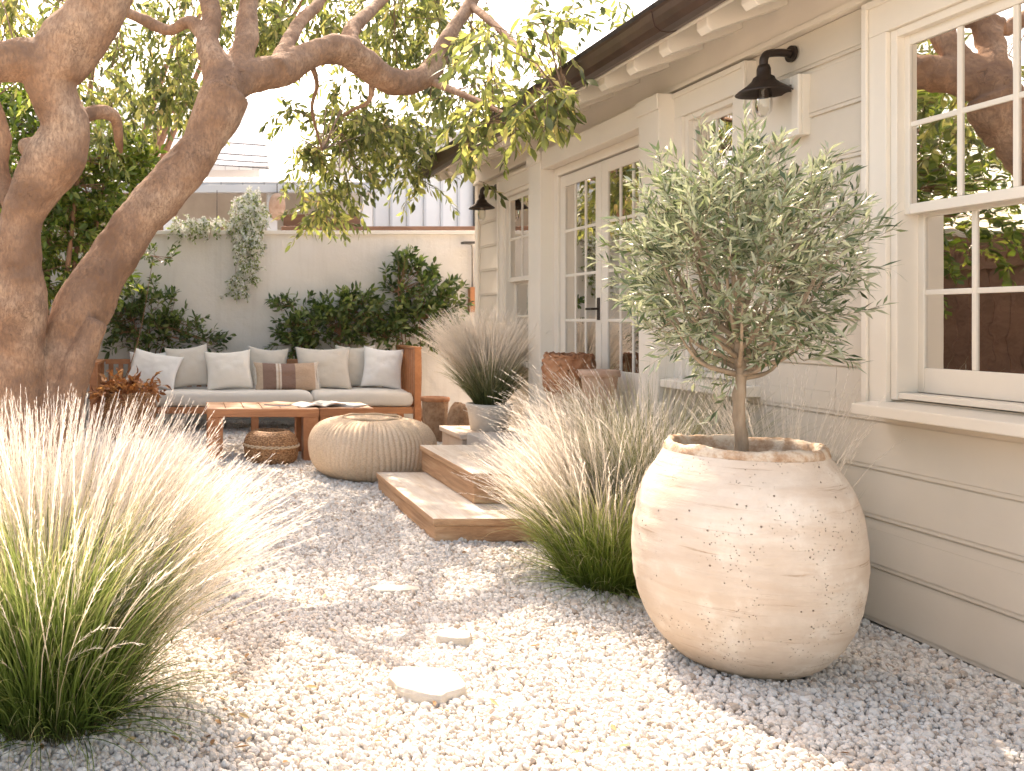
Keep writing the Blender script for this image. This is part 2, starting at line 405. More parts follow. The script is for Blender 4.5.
gt.prism(gp, 4.62, YB+.15); gp2 = [(x-.004 if x < 2.42 else x, z-.004) for x, z in gp]; gt.prism([(2.43+(x-2.43)*1.06, 2.82+(z-2.82)*1.06) for x, z in gp], 4.58, 4.70)
gt.prism(gp, YA, 4.62 - .001)
gt.build('gutter', MAT['gutter'], house)
MB().box(2.487, 2.512, YA, YB+.14, 2.775, 2.872).build('fascia', MAT['trim'], house)
for j in range(36):
    y = 9.1 - j*.36
    m = MB(); m.prism([(2.513, 2.735), (2.535, 2.705), (WX-.032, 2.835), (WX-.032, 2.93), (2.513, 2.86)], y-.045, y+.045); m.build('rafter_tail', MAT['trim'], house, bevel=.004)
# interior shell seen through the glass
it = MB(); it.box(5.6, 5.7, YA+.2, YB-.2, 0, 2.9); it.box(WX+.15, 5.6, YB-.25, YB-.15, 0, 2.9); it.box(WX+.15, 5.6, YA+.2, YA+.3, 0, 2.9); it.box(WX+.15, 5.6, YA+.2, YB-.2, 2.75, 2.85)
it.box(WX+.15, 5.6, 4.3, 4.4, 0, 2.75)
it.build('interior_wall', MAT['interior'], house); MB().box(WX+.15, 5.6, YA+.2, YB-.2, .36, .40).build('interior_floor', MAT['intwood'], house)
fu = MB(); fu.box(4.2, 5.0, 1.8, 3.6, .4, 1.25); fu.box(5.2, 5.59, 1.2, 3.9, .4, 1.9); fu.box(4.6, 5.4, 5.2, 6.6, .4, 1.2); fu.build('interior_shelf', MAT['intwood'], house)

def casing(name, op, parent, w=.12, head=.15, p=.045, sill=True):
    y0, y1, z0, z1 = op; m = MB()
    x = WX - p
    for (a, b) in ((y0-w, y0), (y1, y1+w)):
        m.box(x, WX+.03, a, b, z0-.02, z1)
        inner = (b-.035, b) if a < y0 else (a, a+.035)
        m.box(x+.018, WX+.12, inner[0] + (.036 if a < y0 else -.036), inner[1] + (.036 if a < y0 else -.036), z0, z1-.001)
    # outer raised bead
    m.box(x-.014, x-.0005, y0-w, y0-w+.028, z0-.02, z1+head); m.box(x-.014, x-.0005, y1+w-.028, y1+w, z0-.02, z1+head)
    m.box(x-.014, x-.0005, y0-w+.0285, y1+w-.0285, z1+head-.03, z1+head)
    m.box(x, WX+.03, y0-w, y1+w, z1+.0005, z1+head)
    m.box(x+.018, WX+.12, y0+.036, y1-.036, z1-.034, z1)
    return m.build(name, MAT['trim'], parent, bevel=.003)

def sash(op, parent, nc, nr, X, gy0, gy1, gz0, gz1, st=.045, br=None, mun=.022, name='sash', d=.038):
    """one glazed sash: glass from gy0..gy1, gz0..gz1, nc x nr panes"""
    f = MB(); top = st; bot = br if br else st
    f.box(X, X+d, gy0-st, gy0, gz0-bot, gz1+top); f.box(X, X+d, gy1, gy1+st, gz0-bot, gz1+top)
    f.box(X, X+d, gy0, gy1, gz1, gz1+top); f.box(X, X+d, gy0, gy1, gz0-bot, gz0)
    for c in range(1, nc):
        y = gy0 + (gy1-gy0)*c/nc; f.box(X+.003, X+d-.003, y-mun/2, y+mun/2, gz0, gz1)
    for r in range(1, nr):
        z = gz0 + (gz1-gz0)*r/nr
        for c in range(nc):
            a = gy0 + (gy1-gy0)*c/nc + (mun/2 if c else 0); b = gy0 + (gy1-gy0)*(c+1)/nc - (mun/2 if c < nc-1 else 0)
            f.box(X+.004, X+d-.004, a, b, z-mun/2, z+mun/2)
    o = f.build(name, MAT['trim'], parent, bevel=.0035)
    g_ = MB(); g_.quad((X+.010, gy0-.005, gz0-.005), (X+.010, gy1+.005, gz0-.005), (X+.010, gy1+.005, gz1+.005), (X+.010, gy0-.005, gz1+.005))
    gn = g_.build('glass', MAT['glass'], parent)
    return o

def curtain(parent, y0, y1, z0, z1, X=WX+.22, waves=7):
    vs = []; fs = []; n = 60
    for i in range(n+1):
        y = y0 + (y1-y0)*i/n; x = X + .025*math.sin(i/n*waves*2*math.pi)
        vs += [(x, y, z0), (x*1.0+.003, y, z1)]
    for i in range(n): fs.append((2*i, 2*i+2, 2*i+3, 2*i+1))
    return MB().add(vs, fs).build('curtain', MAT['curtain'], parent, smooth=True)

def window(op, nc, label, sillw=.14, uppr=(1.775, 2.425), lowr=(1.105, 1.72)):
    y0, y1, z0, z1 = op
    w = empty('window', (WX, (y0+y1)/2, z0)); w.parent = house; w.location = Vector((WX, (y0+y1)/2, z0)) - house.location
    w['label'] = label
    casing('casing', op, w)
    sash(op, w, nc, 2, WX+.005, y0+.06, y1-.06, uppr[0], uppr[1], st=.042)
    sash(op, w, nc, 2, WX+.06, y0+.066, y1-.066, lowr[0], lowr[1], st=.042, br=.102)
    s = MB(); s.prism([(WX-.135, z0-.068), (WX+.03, z0-.068), (WX+.15, z0-.03), (WX+.15, z0+.005), (WX-.05, z0-.012), (WX-.135, z0-.022)], y0-sillw-.03, y1+sillw-.065)
    s.build('sill', MAT['trim'], w, bevel=.005)
    a = MB(); a.box(WX-.02, WX+.12, y0-.02, y1+.02, z0+.006, z0+.03); a.build('subsill', MAT['trim'], w, bevel=.003)
    return w
w1 = window(NEAR, 3, 'large cream double hung window beside the big clay pot')
curtain(w1, 3.52, 3.78, 1.0, 2.5, waves=4)
w2 = window(GLZ, 2, 'double hung window behind the olive tree')
w3 = window(FAR, 2, 'narrow double hung window at the far end of the house', uppr=(1.69, 2.39), lowr=(1.05, 1.62))
curtain(w3, 8.1, 8.33, 1.0, 2.45, waves=4)

# boxed surround of the french doors
dr = empty('french_door', (WX, 6.4, .4)); dr.parent = house; dr.location = Vector((WX, 6.4, .4)) - house.location
sr = MB()
for (a, b) in ((5.38, 5.62), (7.20, 7.45)):
    sr.box(WX-.14, WX+.03, a, b, .40, 2.655); sr.box(WX-.155, WX-.1405, a-.015, b+.015, .40, .56); sr.box(WX-.155, WX-.1405, a-.012, b+.012, 2.56, 2.655)
sr.box(WX-.13, WX+.03, 5.6205, 7.1995, 2.505, 2.65)
sr.build('surround', MAT['trim'], dr, bevel=.005)
jb = MB(); jb.box(WX-.03, WX+.12, 5.621, 5.69, .40, 2.504); jb.box(WX-.03, WX+.12, 7.13, 7.199, .40, 2.504); jb.box(WX-.03, WX+.12, 5.69, 7.13, 2.44, 2.504); jb.box(WX-.04, WX+.12, 5.69, 7.13, .40, .43)
jb.build('door_frame', MAT['trim'], dr, bevel=.003)
for (a, b) in ((5.695, 6.408), (6.412, 7.125)):
    lf = sash(None, dr, 3, 4, WX-.01, a+.092, b-.092, .95, 2.34, st=.09, br=.50, mun=.022, name='door_leaf', d=.022)
    pn = MB(); pn.box(WX-.018, WX-.0105, a+.13, b-.13, .56, .82); pn.build('door_panel', MAT['trim'], dr, bevel=.003)
hd = MB(); hd.tube([(WX-.012, 6.45, 1.38), (WX-.06, 6.45, 1.38), (WX-.065, 6.53, 1.38)], .009); hd.box(WX-.016, WX-.0105, 6.43, 6.47, 1.30, 1.46); hd.build('handle', MAT['lamp'], dr, smooth=False)
curtain(dr, 7.0, 7.12, .45, 2.45, waves=3); curtain(dr, 6.34, 6.46, .45, 2.45, waves=4)

# panelled mounting block for the near lamp
mb = MB(); mb.box(WX-.035, WX+.03, 4.27, 4.67, 2.18, 2.47)
mb.box(WX-.055, WX-.0355, 4.27, 4.32, 2.18, 2.47); mb.box(WX-.055, WX-.0355, 4.62, 4.67, 2.18, 2.47); mb.box(WX-.055, WX-.0355, 4.321, 4.619, 2.43, 2.47); mb.box(WX-.055, WX-.0355, 4.321, 4.619, 2.18, 2.22)
mb.build('lamp_block', MAT['trim'], house, bevel=.004)

def wall_lamp(x, y, z, label, block=.056):
    t = empty('wall_lamp', (x, y, z), label, 'lamp', 'iron barn lamps on the house wall')
    p = MB(); n = 20
    p.add(*disc_plate(x-.012, x, y, z+.06, .04)); p.build('back_plate', MAT['lamp'], t, smooth=False)
    arm = MB(); arm.tube(spline([(x-.005, y, z+.06), (x-.06, y, z+.066), (x-.115, y, z+.062), (x-.132, y, z+.05), (x-.14, y, z+.028), (x-.14, y, z-.01)], 4), [.019]*21, 12)
    arm.build('arm', MAT['lamp'], t, smooth=True)
    sx = x-.14
    s = MB(); s.lathe([(.0, .0), (.024, .0), (.030, -.02), (.030, -.05), (.045, -.06), (.050, -.075), (.07, -.095), (.108, -.122), (.122, -.136), (.119, -.139), (.104, -.124), (.07, -.1), (.04, -.08), (.0, -.08)], 40, (sx, y, z+.005))
    s.build('shade', MAT['lamp'], t, smooth=True)
    b = MB(); b.lathe([(.0, -.085), (.02, -.085), (.024, -.10), (.034, -.13), (.038, -.19), (.034, -.225), (.018, -.25), (.0, -.255)], 24, (sx, y, z+.005))
    b.build('bulb', MAT['bulb'], t, smooth=True)
    s2 = MB(); s2.tube([(sx, y, z-.08), (sx, y, z-.11)], .014, 12); s2.build('socket', MAT['lamp'], t)
    return t
def disc_plate(x0, x1, y, z, r, n=20):
    vs = [(x, y + r*math.cos(2*math.pi*j/n), z + r*math.sin(2*math.pi*j/n)) for x in (x0, x1) for j in range(n)]
    fs = [(j, (j+1) % n, (j+1) % n+n, j+n) for j in range(n)] + [tuple(range(n)), tuple(range(n, 2*n))[::-1]]
    return vs, fs
wall_lamp(WX-.008, 4.38, 2.535, 'dark iron wall lamp with a clear bulb on the panelled block above the olive tree')
wall_lamp(WX-.006, 8.62, 2.50, 'small dark wall lamp beside the far narrow window under the eave')

# ------------------------------------------------------------------ steps and landing
MAT['stepside'] = wood('step_timber', (.26,.135,.07), (.54,.31,.165), (.72,.50,.32), (1.2,.3,6), 5, .75, .4)
MAT['steptop'] = wood('weathered_timber', (.48,.38,.28), (.68,.60,.50), (.80,.75,.68), (6,.5,1), 5, .8, .25)
MAT['slab'] = mottled('landing_stone', (.48,.44,.40), (.60,.56,.51), 3, .8, .3, 70)
def step(x0, x1, y0, y1, z0, z1, label):
    t = empty('timber_step', (x0, y0, z0), label, 'step', 'timber steps up to the french doors')
    b = MB(); b.box(x0+.012, x1, y0+.012, y1-.01, z0, z1-.045); b.build('riser', MAT['stepside'], t, bevel=.008)
    tp = MB(); tp.box(x0, x1, y0, y1, z1-.0445, z1); tp.build('tread', [MAT['steptop'], MAT['stepside']], t, bevel=.007)
    for p in bpy.data.objects[tp_name(t)].data.polygons: p.material_index = 0 if abs(p.normal.z) > .5 else 1
    return t
def tp_name(t): return [c.name for c in t.children if c.name.startswith('tread')][0]
step(1.42, 2.55, 5.26, 6.86, 0, .14, 'low sun bleached timber step resting on the gravel')
step(1.775, 2.60, 5.66, 6.96, .1405, .335, 'upper timber step set back on the lower one')
ld = MB(); ld.box(2.26, WX-.03, 5.45, 7.36, .0, .38); o = ld.build('stone_landing', MAT['slab'], None, origin=(2.6, 6.8, 0), bevel=.01)
tag(o, 'grey stone landing along the wall under the french doors', 'landing')
for (x0, x1, y0, y1) in ((2.62, 2.86, 5.5, 5.7),): pass
cp = MB(); cp.box(2.24, 2.86, 7.42, 8.0, 0, .315); cp.box(2.22, 2.89, 7.39, 8.03, .3155, .36)
tag(cp.build('plinth', mottled('plinth_stone', (.50,.38,.29), (.66,.57,.48), 6, .8, .3, 60), None, origin=(2.4, 7.7, 0), bevel=.008), 'worn stone block carrying the potted feather grass', 'block')

# stepping stones sunk in the gravel
def stone(cx, cy, rx, ry, label, zt=.03, seed=0):
    n = 26; vs = []; fs = []
    for lv, (s, z) in enumerate(((1.0, -.02), (1.0, zt*.6), (.97, zt), (.6, zt+.003))):
        for j in range(n):
            a = 2*math.pi*j/n; r = 1 + .22*noise.noise(Vector((math.cos(a)*1.5+seed, math.sin(a)*1.5, lv*.12))) + .07*noise.noise(Vector((math.cos(a)*6, math.sin(a)*6, seed)))
            vs.append((rx*s*r*math.cos(a), ry*s*r*math.sin(a), z))
    for i in range(3):
        for j in range(n): fs.append((i*n+j, i*n+(j+1) % n, (i+1)*n+(j+1) % n, (i+1)*n+j))
    fs.append(tuple(range(3*n, 4*n)))
    m = MB(); m.add(vs, fs, Matrix.Translation((cx, cy, 0)))
    tag(m.build('stepping_stone', MAT['flag'], None, origin=(cx, cy, 0), bevel=.003), label, 'stone', 'pale stepping stones in the gravel')
MAT['flag'] = mottled('flagstone', (.46,.42,.36), (.62,.57,.50), 9, .85, .7, 40, .008)
stone(.83, 3.17, .135, .125, 'largest pale stepping stone nearest the bottom of the gravel path', .034, 1)
stone(1.075, 3.66, .07, .06, 'small round pale stepping stone beyond the largest one', .026, 5)
stone(.98, 4.32, .13, .05, 'thin half buried stepping stone farthest up the path', .016, 9)
# ------------------------------------------------------------------ foliage tools (arrays)
def unit(a): return a / np.maximum(np.linalg.norm(a, axis=-1, keepdims=True), 1e-9)

def leaf_arrays(P, D, Nn, L, W, narrow=False, curl=.15, fold=.25):
    n = len(P); D = unit(D); S = unit(np.cross(D, Nn)); U = np.cross(S, D)
    L = L[:, None]; W = W[:, None]
    if narrow:
        mid = P + D*L*.5 - U*L*curl*.25; tip = P + D*L - U*L*curl
        V = np.stack([P, mid + S*W*.5 + U*W*fold*.5, mid, mid - S*W*.5 + U*W*fold*.5, tip], 1)
        T = np.array([[0,1,2],[0,2,3],[1,4,2],[2,4,3]]); k = 5
    else:
        m1 = P + D*L*.32 - U*L*curl*.1; m2 = P + D*L*.66 - U*L*curl*.45; tip = P + D*L - U*L*curl
        V = np.stack([P, m1+S*W*.42+U*W*fold*.5, m1, m1-S*W*.42+U*W*fold*.5, m2+S*W*.46+U*W*fold*.5, m2, m2-S*W*.46+U*W*fold*.5, tip], 1)
        T = np.array([[0,1,2],[0,2,3],[1,4,5],[1,5,2],[2,5,6],[2,6,3],[4,7,5],[5,7,6]]); k = 8
    F_ = (T[None] + (np.arange(n)*k)[:, None, None]).reshape(-1, 3)
    return V.reshape(-1, 3), F_

def twig_curves(P0, D0, Ln, droop, seg=5, wander=.25, r=rng):
    """polyline arrays (n, seg+1, 3)"""
    n = len(P0); pts = [P0]; d = unit(D0)
    for i in range(seg):
        d = unit(d + r.normal(0, wander, (n, 3))/seg*1.6 + np.array([0, 0, -1.0])*droop/seg)
        pts.append(pts[-1] + d*(Ln/seg)[:, None])
    return np.stack(pts, 1)

def twig_tubes(C, r0, r1):
    """triangular tubes round polylines"""
    n, s, _ = C.shape; T = unit(np.gradient(C, axis=1)); ref = np.zeros_like(T); ref[..., 0] = .3; ref[..., 1] = 1; ref[..., 2] = .2
    A = unit(np.cross(T, ref)); B = np.cross(T, A); rr = np.linspace(r0, r1, s)[None, :, None]
    V = np.stack([C + (A*math.cos(a) + B*math.sin(a))*rr for a in (0, 2.094, 4.189)], 2)     # n,s,3,3
    idx = np.arange(n*s*3).reshape(n, s, 3); q = []
    for j in range(3):
        q.append(np.stack([idx[:, :-1, j], idx[:, :-1, (j+1) % 3], idx[:, 1:, (j+1) % 3], idx[:, 1:, j]], -1).reshape(-1, 4))
    return V.reshape(-1, 3), np.concatenate(q)

def leaves_on(C, m, L, W, spread=.9, narrow=False, updown=-.2, curl=.2, jit=.3, lv=.25, t0=.12, r=rng, nup=.8, fold=.25):
    n, s, _ = C.shape
    t = np.linspace(t0, .99, m)[None, :] + r.uniform(-.03, .03, (n, m)); t = np.clip(t, 0, .999)*(s-1); i = np.floor(t).astype(int); f = (t-i)[..., None]
    ii = np.arange(n)[:, None]; P = C[ii, i]*(1-f) + C[ii, i+1]*f; T = unit(C[ii, i+1] - C[ii, i])
    rv = unit(r.normal(0, 1, (n, 1, 3))); A = unit(np.cross(T, rv)); B = np.cross(T, A)
    ang = (np.arange(m)*2.4)[None, :, None] + r.normal(0, .35, (n, m, 1))
    if narrow: ang = (np.arange(m)//2*1.57 + (np.arange(m) % 2)*3.1416)[None, :, None] + r.normal(0, .3, (n, m, 1))
    out = A*np.cos(ang) + B*np.sin(ang)
    D = unit(T + out*spread + np.array([0, 0, updown]) + r.normal(0, jit, (n, m, 3)))
    Nn = unit(np.array([0, 0, nup]) + r.normal(0, .55, (n, m, 3)) - T*.2)
    Ls = L*(1 + r.uniform(-lv, lv, (n, m))); Ws = W*(1 + r.uniform(-lv, lv, (n, m)))
    return leaf_arrays(P.reshape(-1, 3), D.reshape(-1, 3), Nn.reshape(-1, 3), Ls.ravel(), Ws.ravel(), narrow, curl, fold)

def blob_points(blobs, r=rng):
    """(px, py, rx, ry, Y0, Y1, n): points inside pixel-sized ellipsoids standing at their own depth"""
    out = []
    for (px, py, rx, ry, y0, y1, n) in blobs:
        q = unit(r.normal(0, 1, (n, 3)))*r.uniform(0, 1, (n, 1))**.42
        Y = (y0+y1)/2 + q[:, 1]*(y1-y0)/2; s = (y0+y1)/2/F
        c = at(px, py, (y0+y1)/2)
        out.append(np.stack([c.x + q[:, 0]*rx*s, Y, c.z + q[:, 2]*ry*s], 1))
    return np.concatenate(out)

# ------------------------------------------------------------------ grasses
MAT['blade'] = grass_mat('grass_blade', [(0, (.16,.13,.06)), (.1, (.08,.12,.022)), (.5, (.13,.20,.04)), (.8, (.26,.31,.10)), (1, (.62,.52,.32))], .35)
MAT['blade2'] = grass_mat('grass_blade_fresh', [(0, (.18,.15,.07)), (.1, (.14,.20,.035)), (.5, (.23,.32,.06)), (.8, (.38,.41,.15)), (1, (.66,.58,.38))], .4)
MAT['blade3'] = grass_mat('grass_blade_grey', [(0, (.13,.12,.06)), (.15, (.10,.13,.05)), (.55, (.17,.20,.09)), (1, (.50,.46,.32))], .35)
MAT['plume'] = grass_mat('grass_plume', [(0, (.22,.24,.08)), (.28, (.52,.46,.30)), (.48, (.78,.69,.56)), (1, (.88,.82,.75))], .5, .12)

def strands(n, c, rb, h, hs, a0, a1, w, taper, lean=(0,0), r=rng, seg=9, zmin=.012, droopvar=.35, bias=None, tipw=.1, flip=0):
    """curved ribbons growing from a disc. a0 start tilt, a1 extra tilt at the tip (radians)"""
    az = r.uniform(0, 2*np.pi, n)
    if bias is not None:
        k = int(n*bias[1]); az[:k] = r.normal(bias[0], bias[2], k)
    if flip: az = np.where((np.sin(az) < -.35) & (r.uniform(0, 1, n) < flip), -az, az)
    rad = rb*np.sqrt(r.uniform(0, 1, n)); baz = az + r.normal(0, .5, n)
    P = np.stack([c[0] + rad*np.cos(baz), c[1] + rad*np.sin(baz), np.full(n, c[2])], 1)
    Ln = h*(1 + r.uniform(-hs, hs*.6, n)); ta = a0*r.uniform(.1, 1.25, n) + .25*rad/max(rb, 1e-3)*a0; tb = a1*(1 + r.normal(0, droopvar, n))
    t = np.linspace(0, 1, seg+1); pts = [P]; 
    for i in range(seg):
        s = (i+.5)/seg; tilt = ta + tb*s**1.7
        d = np.stack([np.sin(tilt)*np.cos(az) + lean[0]*s, np.sin(tilt)*np.sin(az) + lean[1]*s, np.cos(tilt)], 1)
        d = unit(d + r.normal(0, .025, (n, 3))); q = pts[-1] + d*(Ln/seg)[:, None]; q[:, 2] = np.maximum(q[:, 2], zmin); pts.append(q)
    C = np.stack(pts, 1)
    side = unit(np.stack([-np.sin(az), np.cos(az), r.normal(0, .3, n)], 1) + r.normal(0, .5, (n, 3)))[:, None, :]
    ws = (w*(1 + r.uniform(-.3, .3, n)))[:, None]*np.interp(t, [0, .15, .6, 1], [.7, 1, taper, tipw])[None]
    return C, side, ws, t

def ribbon(C, side, ws, t):
    n, s, _ = C.shape; V = np.stack([C - side*ws[..., None]/2, C + side*ws[..., None]/2], 2)
    idx = np.arange(n*s*2).reshape(n, s, 2)
    Q = np.stack([idx[:, :-1, 0], idx[:, :-1, 1], idx[:, 1:, 1], idx[:, 1:, 0]], -1).reshape(-1, 4)
    return V.reshape(-1, 3), Q, np.broadcast_to(t[None, :, None], (n, s, 2)).reshape(-1)

def plumes(n, c, rb, h, hs, a0, a1, lean, r=rng, head=.45, hairs=34, hl=.027, bias=None, w=.0022, zmin=.02):
    C, side, ws, t = strands(n, c, rb, h, hs, a0, a1, w, .9, lean, r, 12, zmin, .3, bias, .35, .85)
    V1, Q1, T1 = ribbon(C, side, ws, t)
    # fine hairs along the head, each a thin triangle folded to a quad
    s = C.shape[1]; tt = np.linspace(1-head, .995, hairs)[None, :] + r.uniform(-.01, .01, (n, hairs)); tt = np.clip(tt, 0, .999)
    u = tt*(s-1); i = np.floor(u).astype(int); f = (u-i)[..., None]; ii = np.arange(n)[:, None]
    P = C[ii, i]*(1-f) + C[ii, i+1]*f; T = unit(C[ii, i+1] - C[ii, i])
    o = unit(r.normal(0, 1, (n, hairs, 3))); D = unit(T*1.0 + o*.38)
    env = np.sin(np.clip((tt-(1-head))/head, 0, 1)*np.pi)**.5*.8 + .3
    L = (hl*env*r.uniform(.6, 1.3, (n, hairs)))[..., None]; S = unit(np.cross(D, o))*.0012
    V2 = np.stack([P - S, P + S, P + D*L + S*.25, P + D*L - S*.25], 2).reshape(-1, 3)
    Q2 = np.arange(len(V2)).reshape(-1, 4) + len(V1)
    T2 = np.repeat(tt.reshape(-1), 4)*.5 + .5
    return np.concatenate([V1, V2]), np.concatenate([Q1, Q2]), np.concatenate([T1, T2])

def clump(label, c, blades, heads, bmat, group=None, seed=1, name='feather_grass'):
    r = np.random.default_rng(seed); t = empty(name, c, label, 'grass', group)
    B = [ribbon(*strands(r=r, c=c, **b)) for b in blades]
    V, Q, T = [], [], []; o = 0
    for (v, q, a) in B: V.append(v); Q.append(q+o); T.append(a); o += len(v)
    link('blades', np_mesh('blades', np.concatenate(V), np.concatenate(Q), {'t': np.concatenate(T)}), MAT[bmat], t)
    V, Q, T = [], [], []; o = 0
    for hd_ in heads:
        v, q, a = plumes(r=r, c=c, **hd_); V.append(v); Q.append(q+o); T.append(a); o += len(v)
    link('plumes', np_mesh('plumes', np.concatenate(V), np.concatenate(Q), {'t': np.concatenate(T)}), MAT['plume'], t)
    return t

GG = 'feather grasses planted in the gravel'
clump('huge feather grass clump with cream plumes in the left foreground', (-.47, 2.98, 0),
      [dict(n=3800, rb=.23, h=.76, hs=.4, a0=.36, a1=.58, w=.0050, taper=.8, lean=(.06, 0)), dict(n=900, rb=.25, h=.42, hs=.4, a0=.9, a1=.8, w=.004, taper=.8)],
      [dict(n=1500, rb=.22, h=.92, hs=.22, a0=.42, a1=.5, lean=(.10, 0), bias=(0.1, .4, .9), w=.0034), dict(n=380, rb=.22, h=.80, hs=.3, a0=.55, a1=.5, lean=(.12, 0), bias=(0, .6, .7), w=.0032), dict(n=450, rb=.22, h=1.02, hs=.12, a0=.16, a1=.35, lean=(.08, 0), w=.0034)],
      'blade', GG, 11)
clump('bright green feather grass clump with pale plumes left of the clay pot', (2.05, 4.42, 0),
      [dict(n=3200, rb=.19, h=.56, hs=.4, a0=.42, a1=.8, w=.0042, taper=.8, lean=(0, 0)), dict(n=800, rb=.2, h=.36, hs=.4, a0=1.0, a1=.6, w=.004, taper=.8)],
      [dict(n=1500, rb=.18, h=.75, hs=.28, a0=.40, a1=.6, lean=(.0, 0), bias=(3.0, .1, .8), w=.0032), dict(n=300, rb=.18, h=.93, hs=.15, a0=.15, a1=.5, lean=(.02, 0))],
      'blade2', GG, 12)
clump('darker taller feather grass clump between the wall and the clay pot', (2.42, 4.72, 0),
      [dict(n=1900, rb=.15, h=.98, hs=.35, a0=.34, a1=.5, w=.0046, taper=.8, lean=(0, 0))],
      [dict(n=420, rb=.15, h=1.08, hs=.25, a0=.34, a1=.8, lean=(-.08, 0), bias=(3.0, .3, .9))],
      'blade3', GG, 13)
clump('small wispy feather grass tuft behind the clay pot at the wall', (2.62, 3.95, 0),
      [dict(n=350, rb=.08, h=.55, hs=.35, a0=.22, a1=.35, w=.004, taper=.8)],
      [dict(n=170, rb=.08, h=1.02, hs=.2, a0=.12, a1=.5, lean=(.0, 0))],
      'blade3', GG, 14)

# ------------------------------------------------------------------ large clay pot and olive tree
k = N('aged_clay'); v = k.coord(); vs_ = k.coord((1,1,6))
base = k.ramp(k.noise(v, 3.2, 6, .62), [(.3, (.57,.475,.385)), (.5, (.67,.585,.495)), (.68, (.75,.69,.61))])
band = k.ramp(k.noise(vs_, 3.0, 5, .6, .5), [(.42, 0.0), (.62, .55)])
col = k.mix(band, base, (.58,.46,.36))
scratch = k.ramp(k.noise(k.coord((.6,.6,14)), 4, 6, .7, .3), [(.60, 0.0), (.68, .7)]); col = k.mix(scratch, col, (.40,.28,.19))
white = k.ramp(k.noise(v, 6.5, 7, .7), [(.56, 0.0), (.74, .8)]); col = k.mix(white, col, (.80,.75,.67))
vo = k.n('ShaderNodeTexVoronoi'); vo.inputs['Scale'].default_value = 85; k.l(v, vo.inputs['Vector'])
gate = k.ramp(k.noise(v, 7, 3), [(.50, 0.0), (.60, 1.0)]); hole = k.ramp(vo.outputs['Distance'], [(.10, 1.0), (.20, 0.0)])
vo2 = k.n('ShaderNodeTexVoronoi'); vo2.inputs['Scale'].default_value = 22; k.l(v, vo2.inputs['Vector']); hole2 = k.ramp(vo2.outputs['Distance'], [(.05, 1.0), (.09, 0.0)])
pit = k.math('MAXIMUM', k.math('MULTIPLY', hole, gate), hole2); col = k.mix(k.math('MULTIPLY', pit, .75), col, (.16,.10,.07))
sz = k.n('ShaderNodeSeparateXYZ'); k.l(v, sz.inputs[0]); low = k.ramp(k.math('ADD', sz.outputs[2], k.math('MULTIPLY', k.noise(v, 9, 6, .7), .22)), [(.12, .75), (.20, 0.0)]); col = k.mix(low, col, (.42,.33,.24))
b = k.bump(k.noise(v, 30, 6, .7), .35, .006); b = k.bump(k.noise(vs_, 6, 5), .35, .012, b); b = k.bump(k.math('SUBTRACT', 1, pit), .8, .01, b)
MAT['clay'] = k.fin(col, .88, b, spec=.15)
k = N('broken_rim'); col = k.ramp(k.noise(k.coord(), 16, 7, .7), [(.3, (.36,.21,.12)), (.46, (.56,.40,.28)), (.58, (.72,.62,.50))])
MAT['rim'] = k.fin(col, .9, k.bump(k.noise(k.coord(), 55, 6, .7), .8, .012), spec=.1)
MAT['soil'] = mottled('soil', (.06,.04,.025), (.14,.10,.07), 30, .95, .9, 90, .02)
PC = (2.11, 3.43, 0)
pot = empty('planter', PC, 'huge round weathered clay pot holding the olive tree', 'pot')
def potfn(r, z, a, i):
    p = Vector((math.cos(a)*r*2.2, math.sin(a)*r*2.2, z*2.2)); return r*(1 + .016*noise.noise(p)) + .004*noise.noise(Vector((math.cos(a), math.sin(a), z*24))), z
prof = [tuple(q) for q in spline([(.175, -.03), (.195, .0), (.24, .03), (.286, .08), (.332, .15), (.367, .25), (.384, .36), (.384, .47), (.370, .585), (.340, .68), (.300, .75), (.273, .800)], 7)]
m = MB(); m.lathe(prof, 120, (0,0,0), potfn); m.f = m.f[:-1]      # open at the top
m.build('pot_body', MAT['clay'], pot, smooth=True, local=True)
def rimfn(r, z, a, i):
    e = Vector((math.cos(a)*3, math.sin(a)*3, i*.4)); return r*(1+.006*noise.noise(e*2.2)), z + (.010*noise.noise(e*1.0) + .005*noise.noise(e*4) if z > .80 else 0)
rp = [(.2725, .792), (.272, .806), (.268, .822), (.260, .832), (.250, .834), (.240, .828), (.234, .81), (.236, .76), (.24, .70), (.25, .66)]
m = MB(); m.lathe(rp, 120, (0,0,0), rimfn); m.f = m.f[:-2]; m.build('rim', MAT['rim'], pot, smooth=True, local=True)
m = MB(); m.lathe([(.262, .735), (.20, .745), (.1, .752), (.0, .755)], 48, (0,0,0), lambda r, z, a, i: (r, z + .008*noise.noise(Vector((math.cos(a)*r*20, math.sin(a)*r*20, 0))))); m.f = m.f[:-2]
m.build('soil', MAT['soil'], pot, smooth=True, local=True)

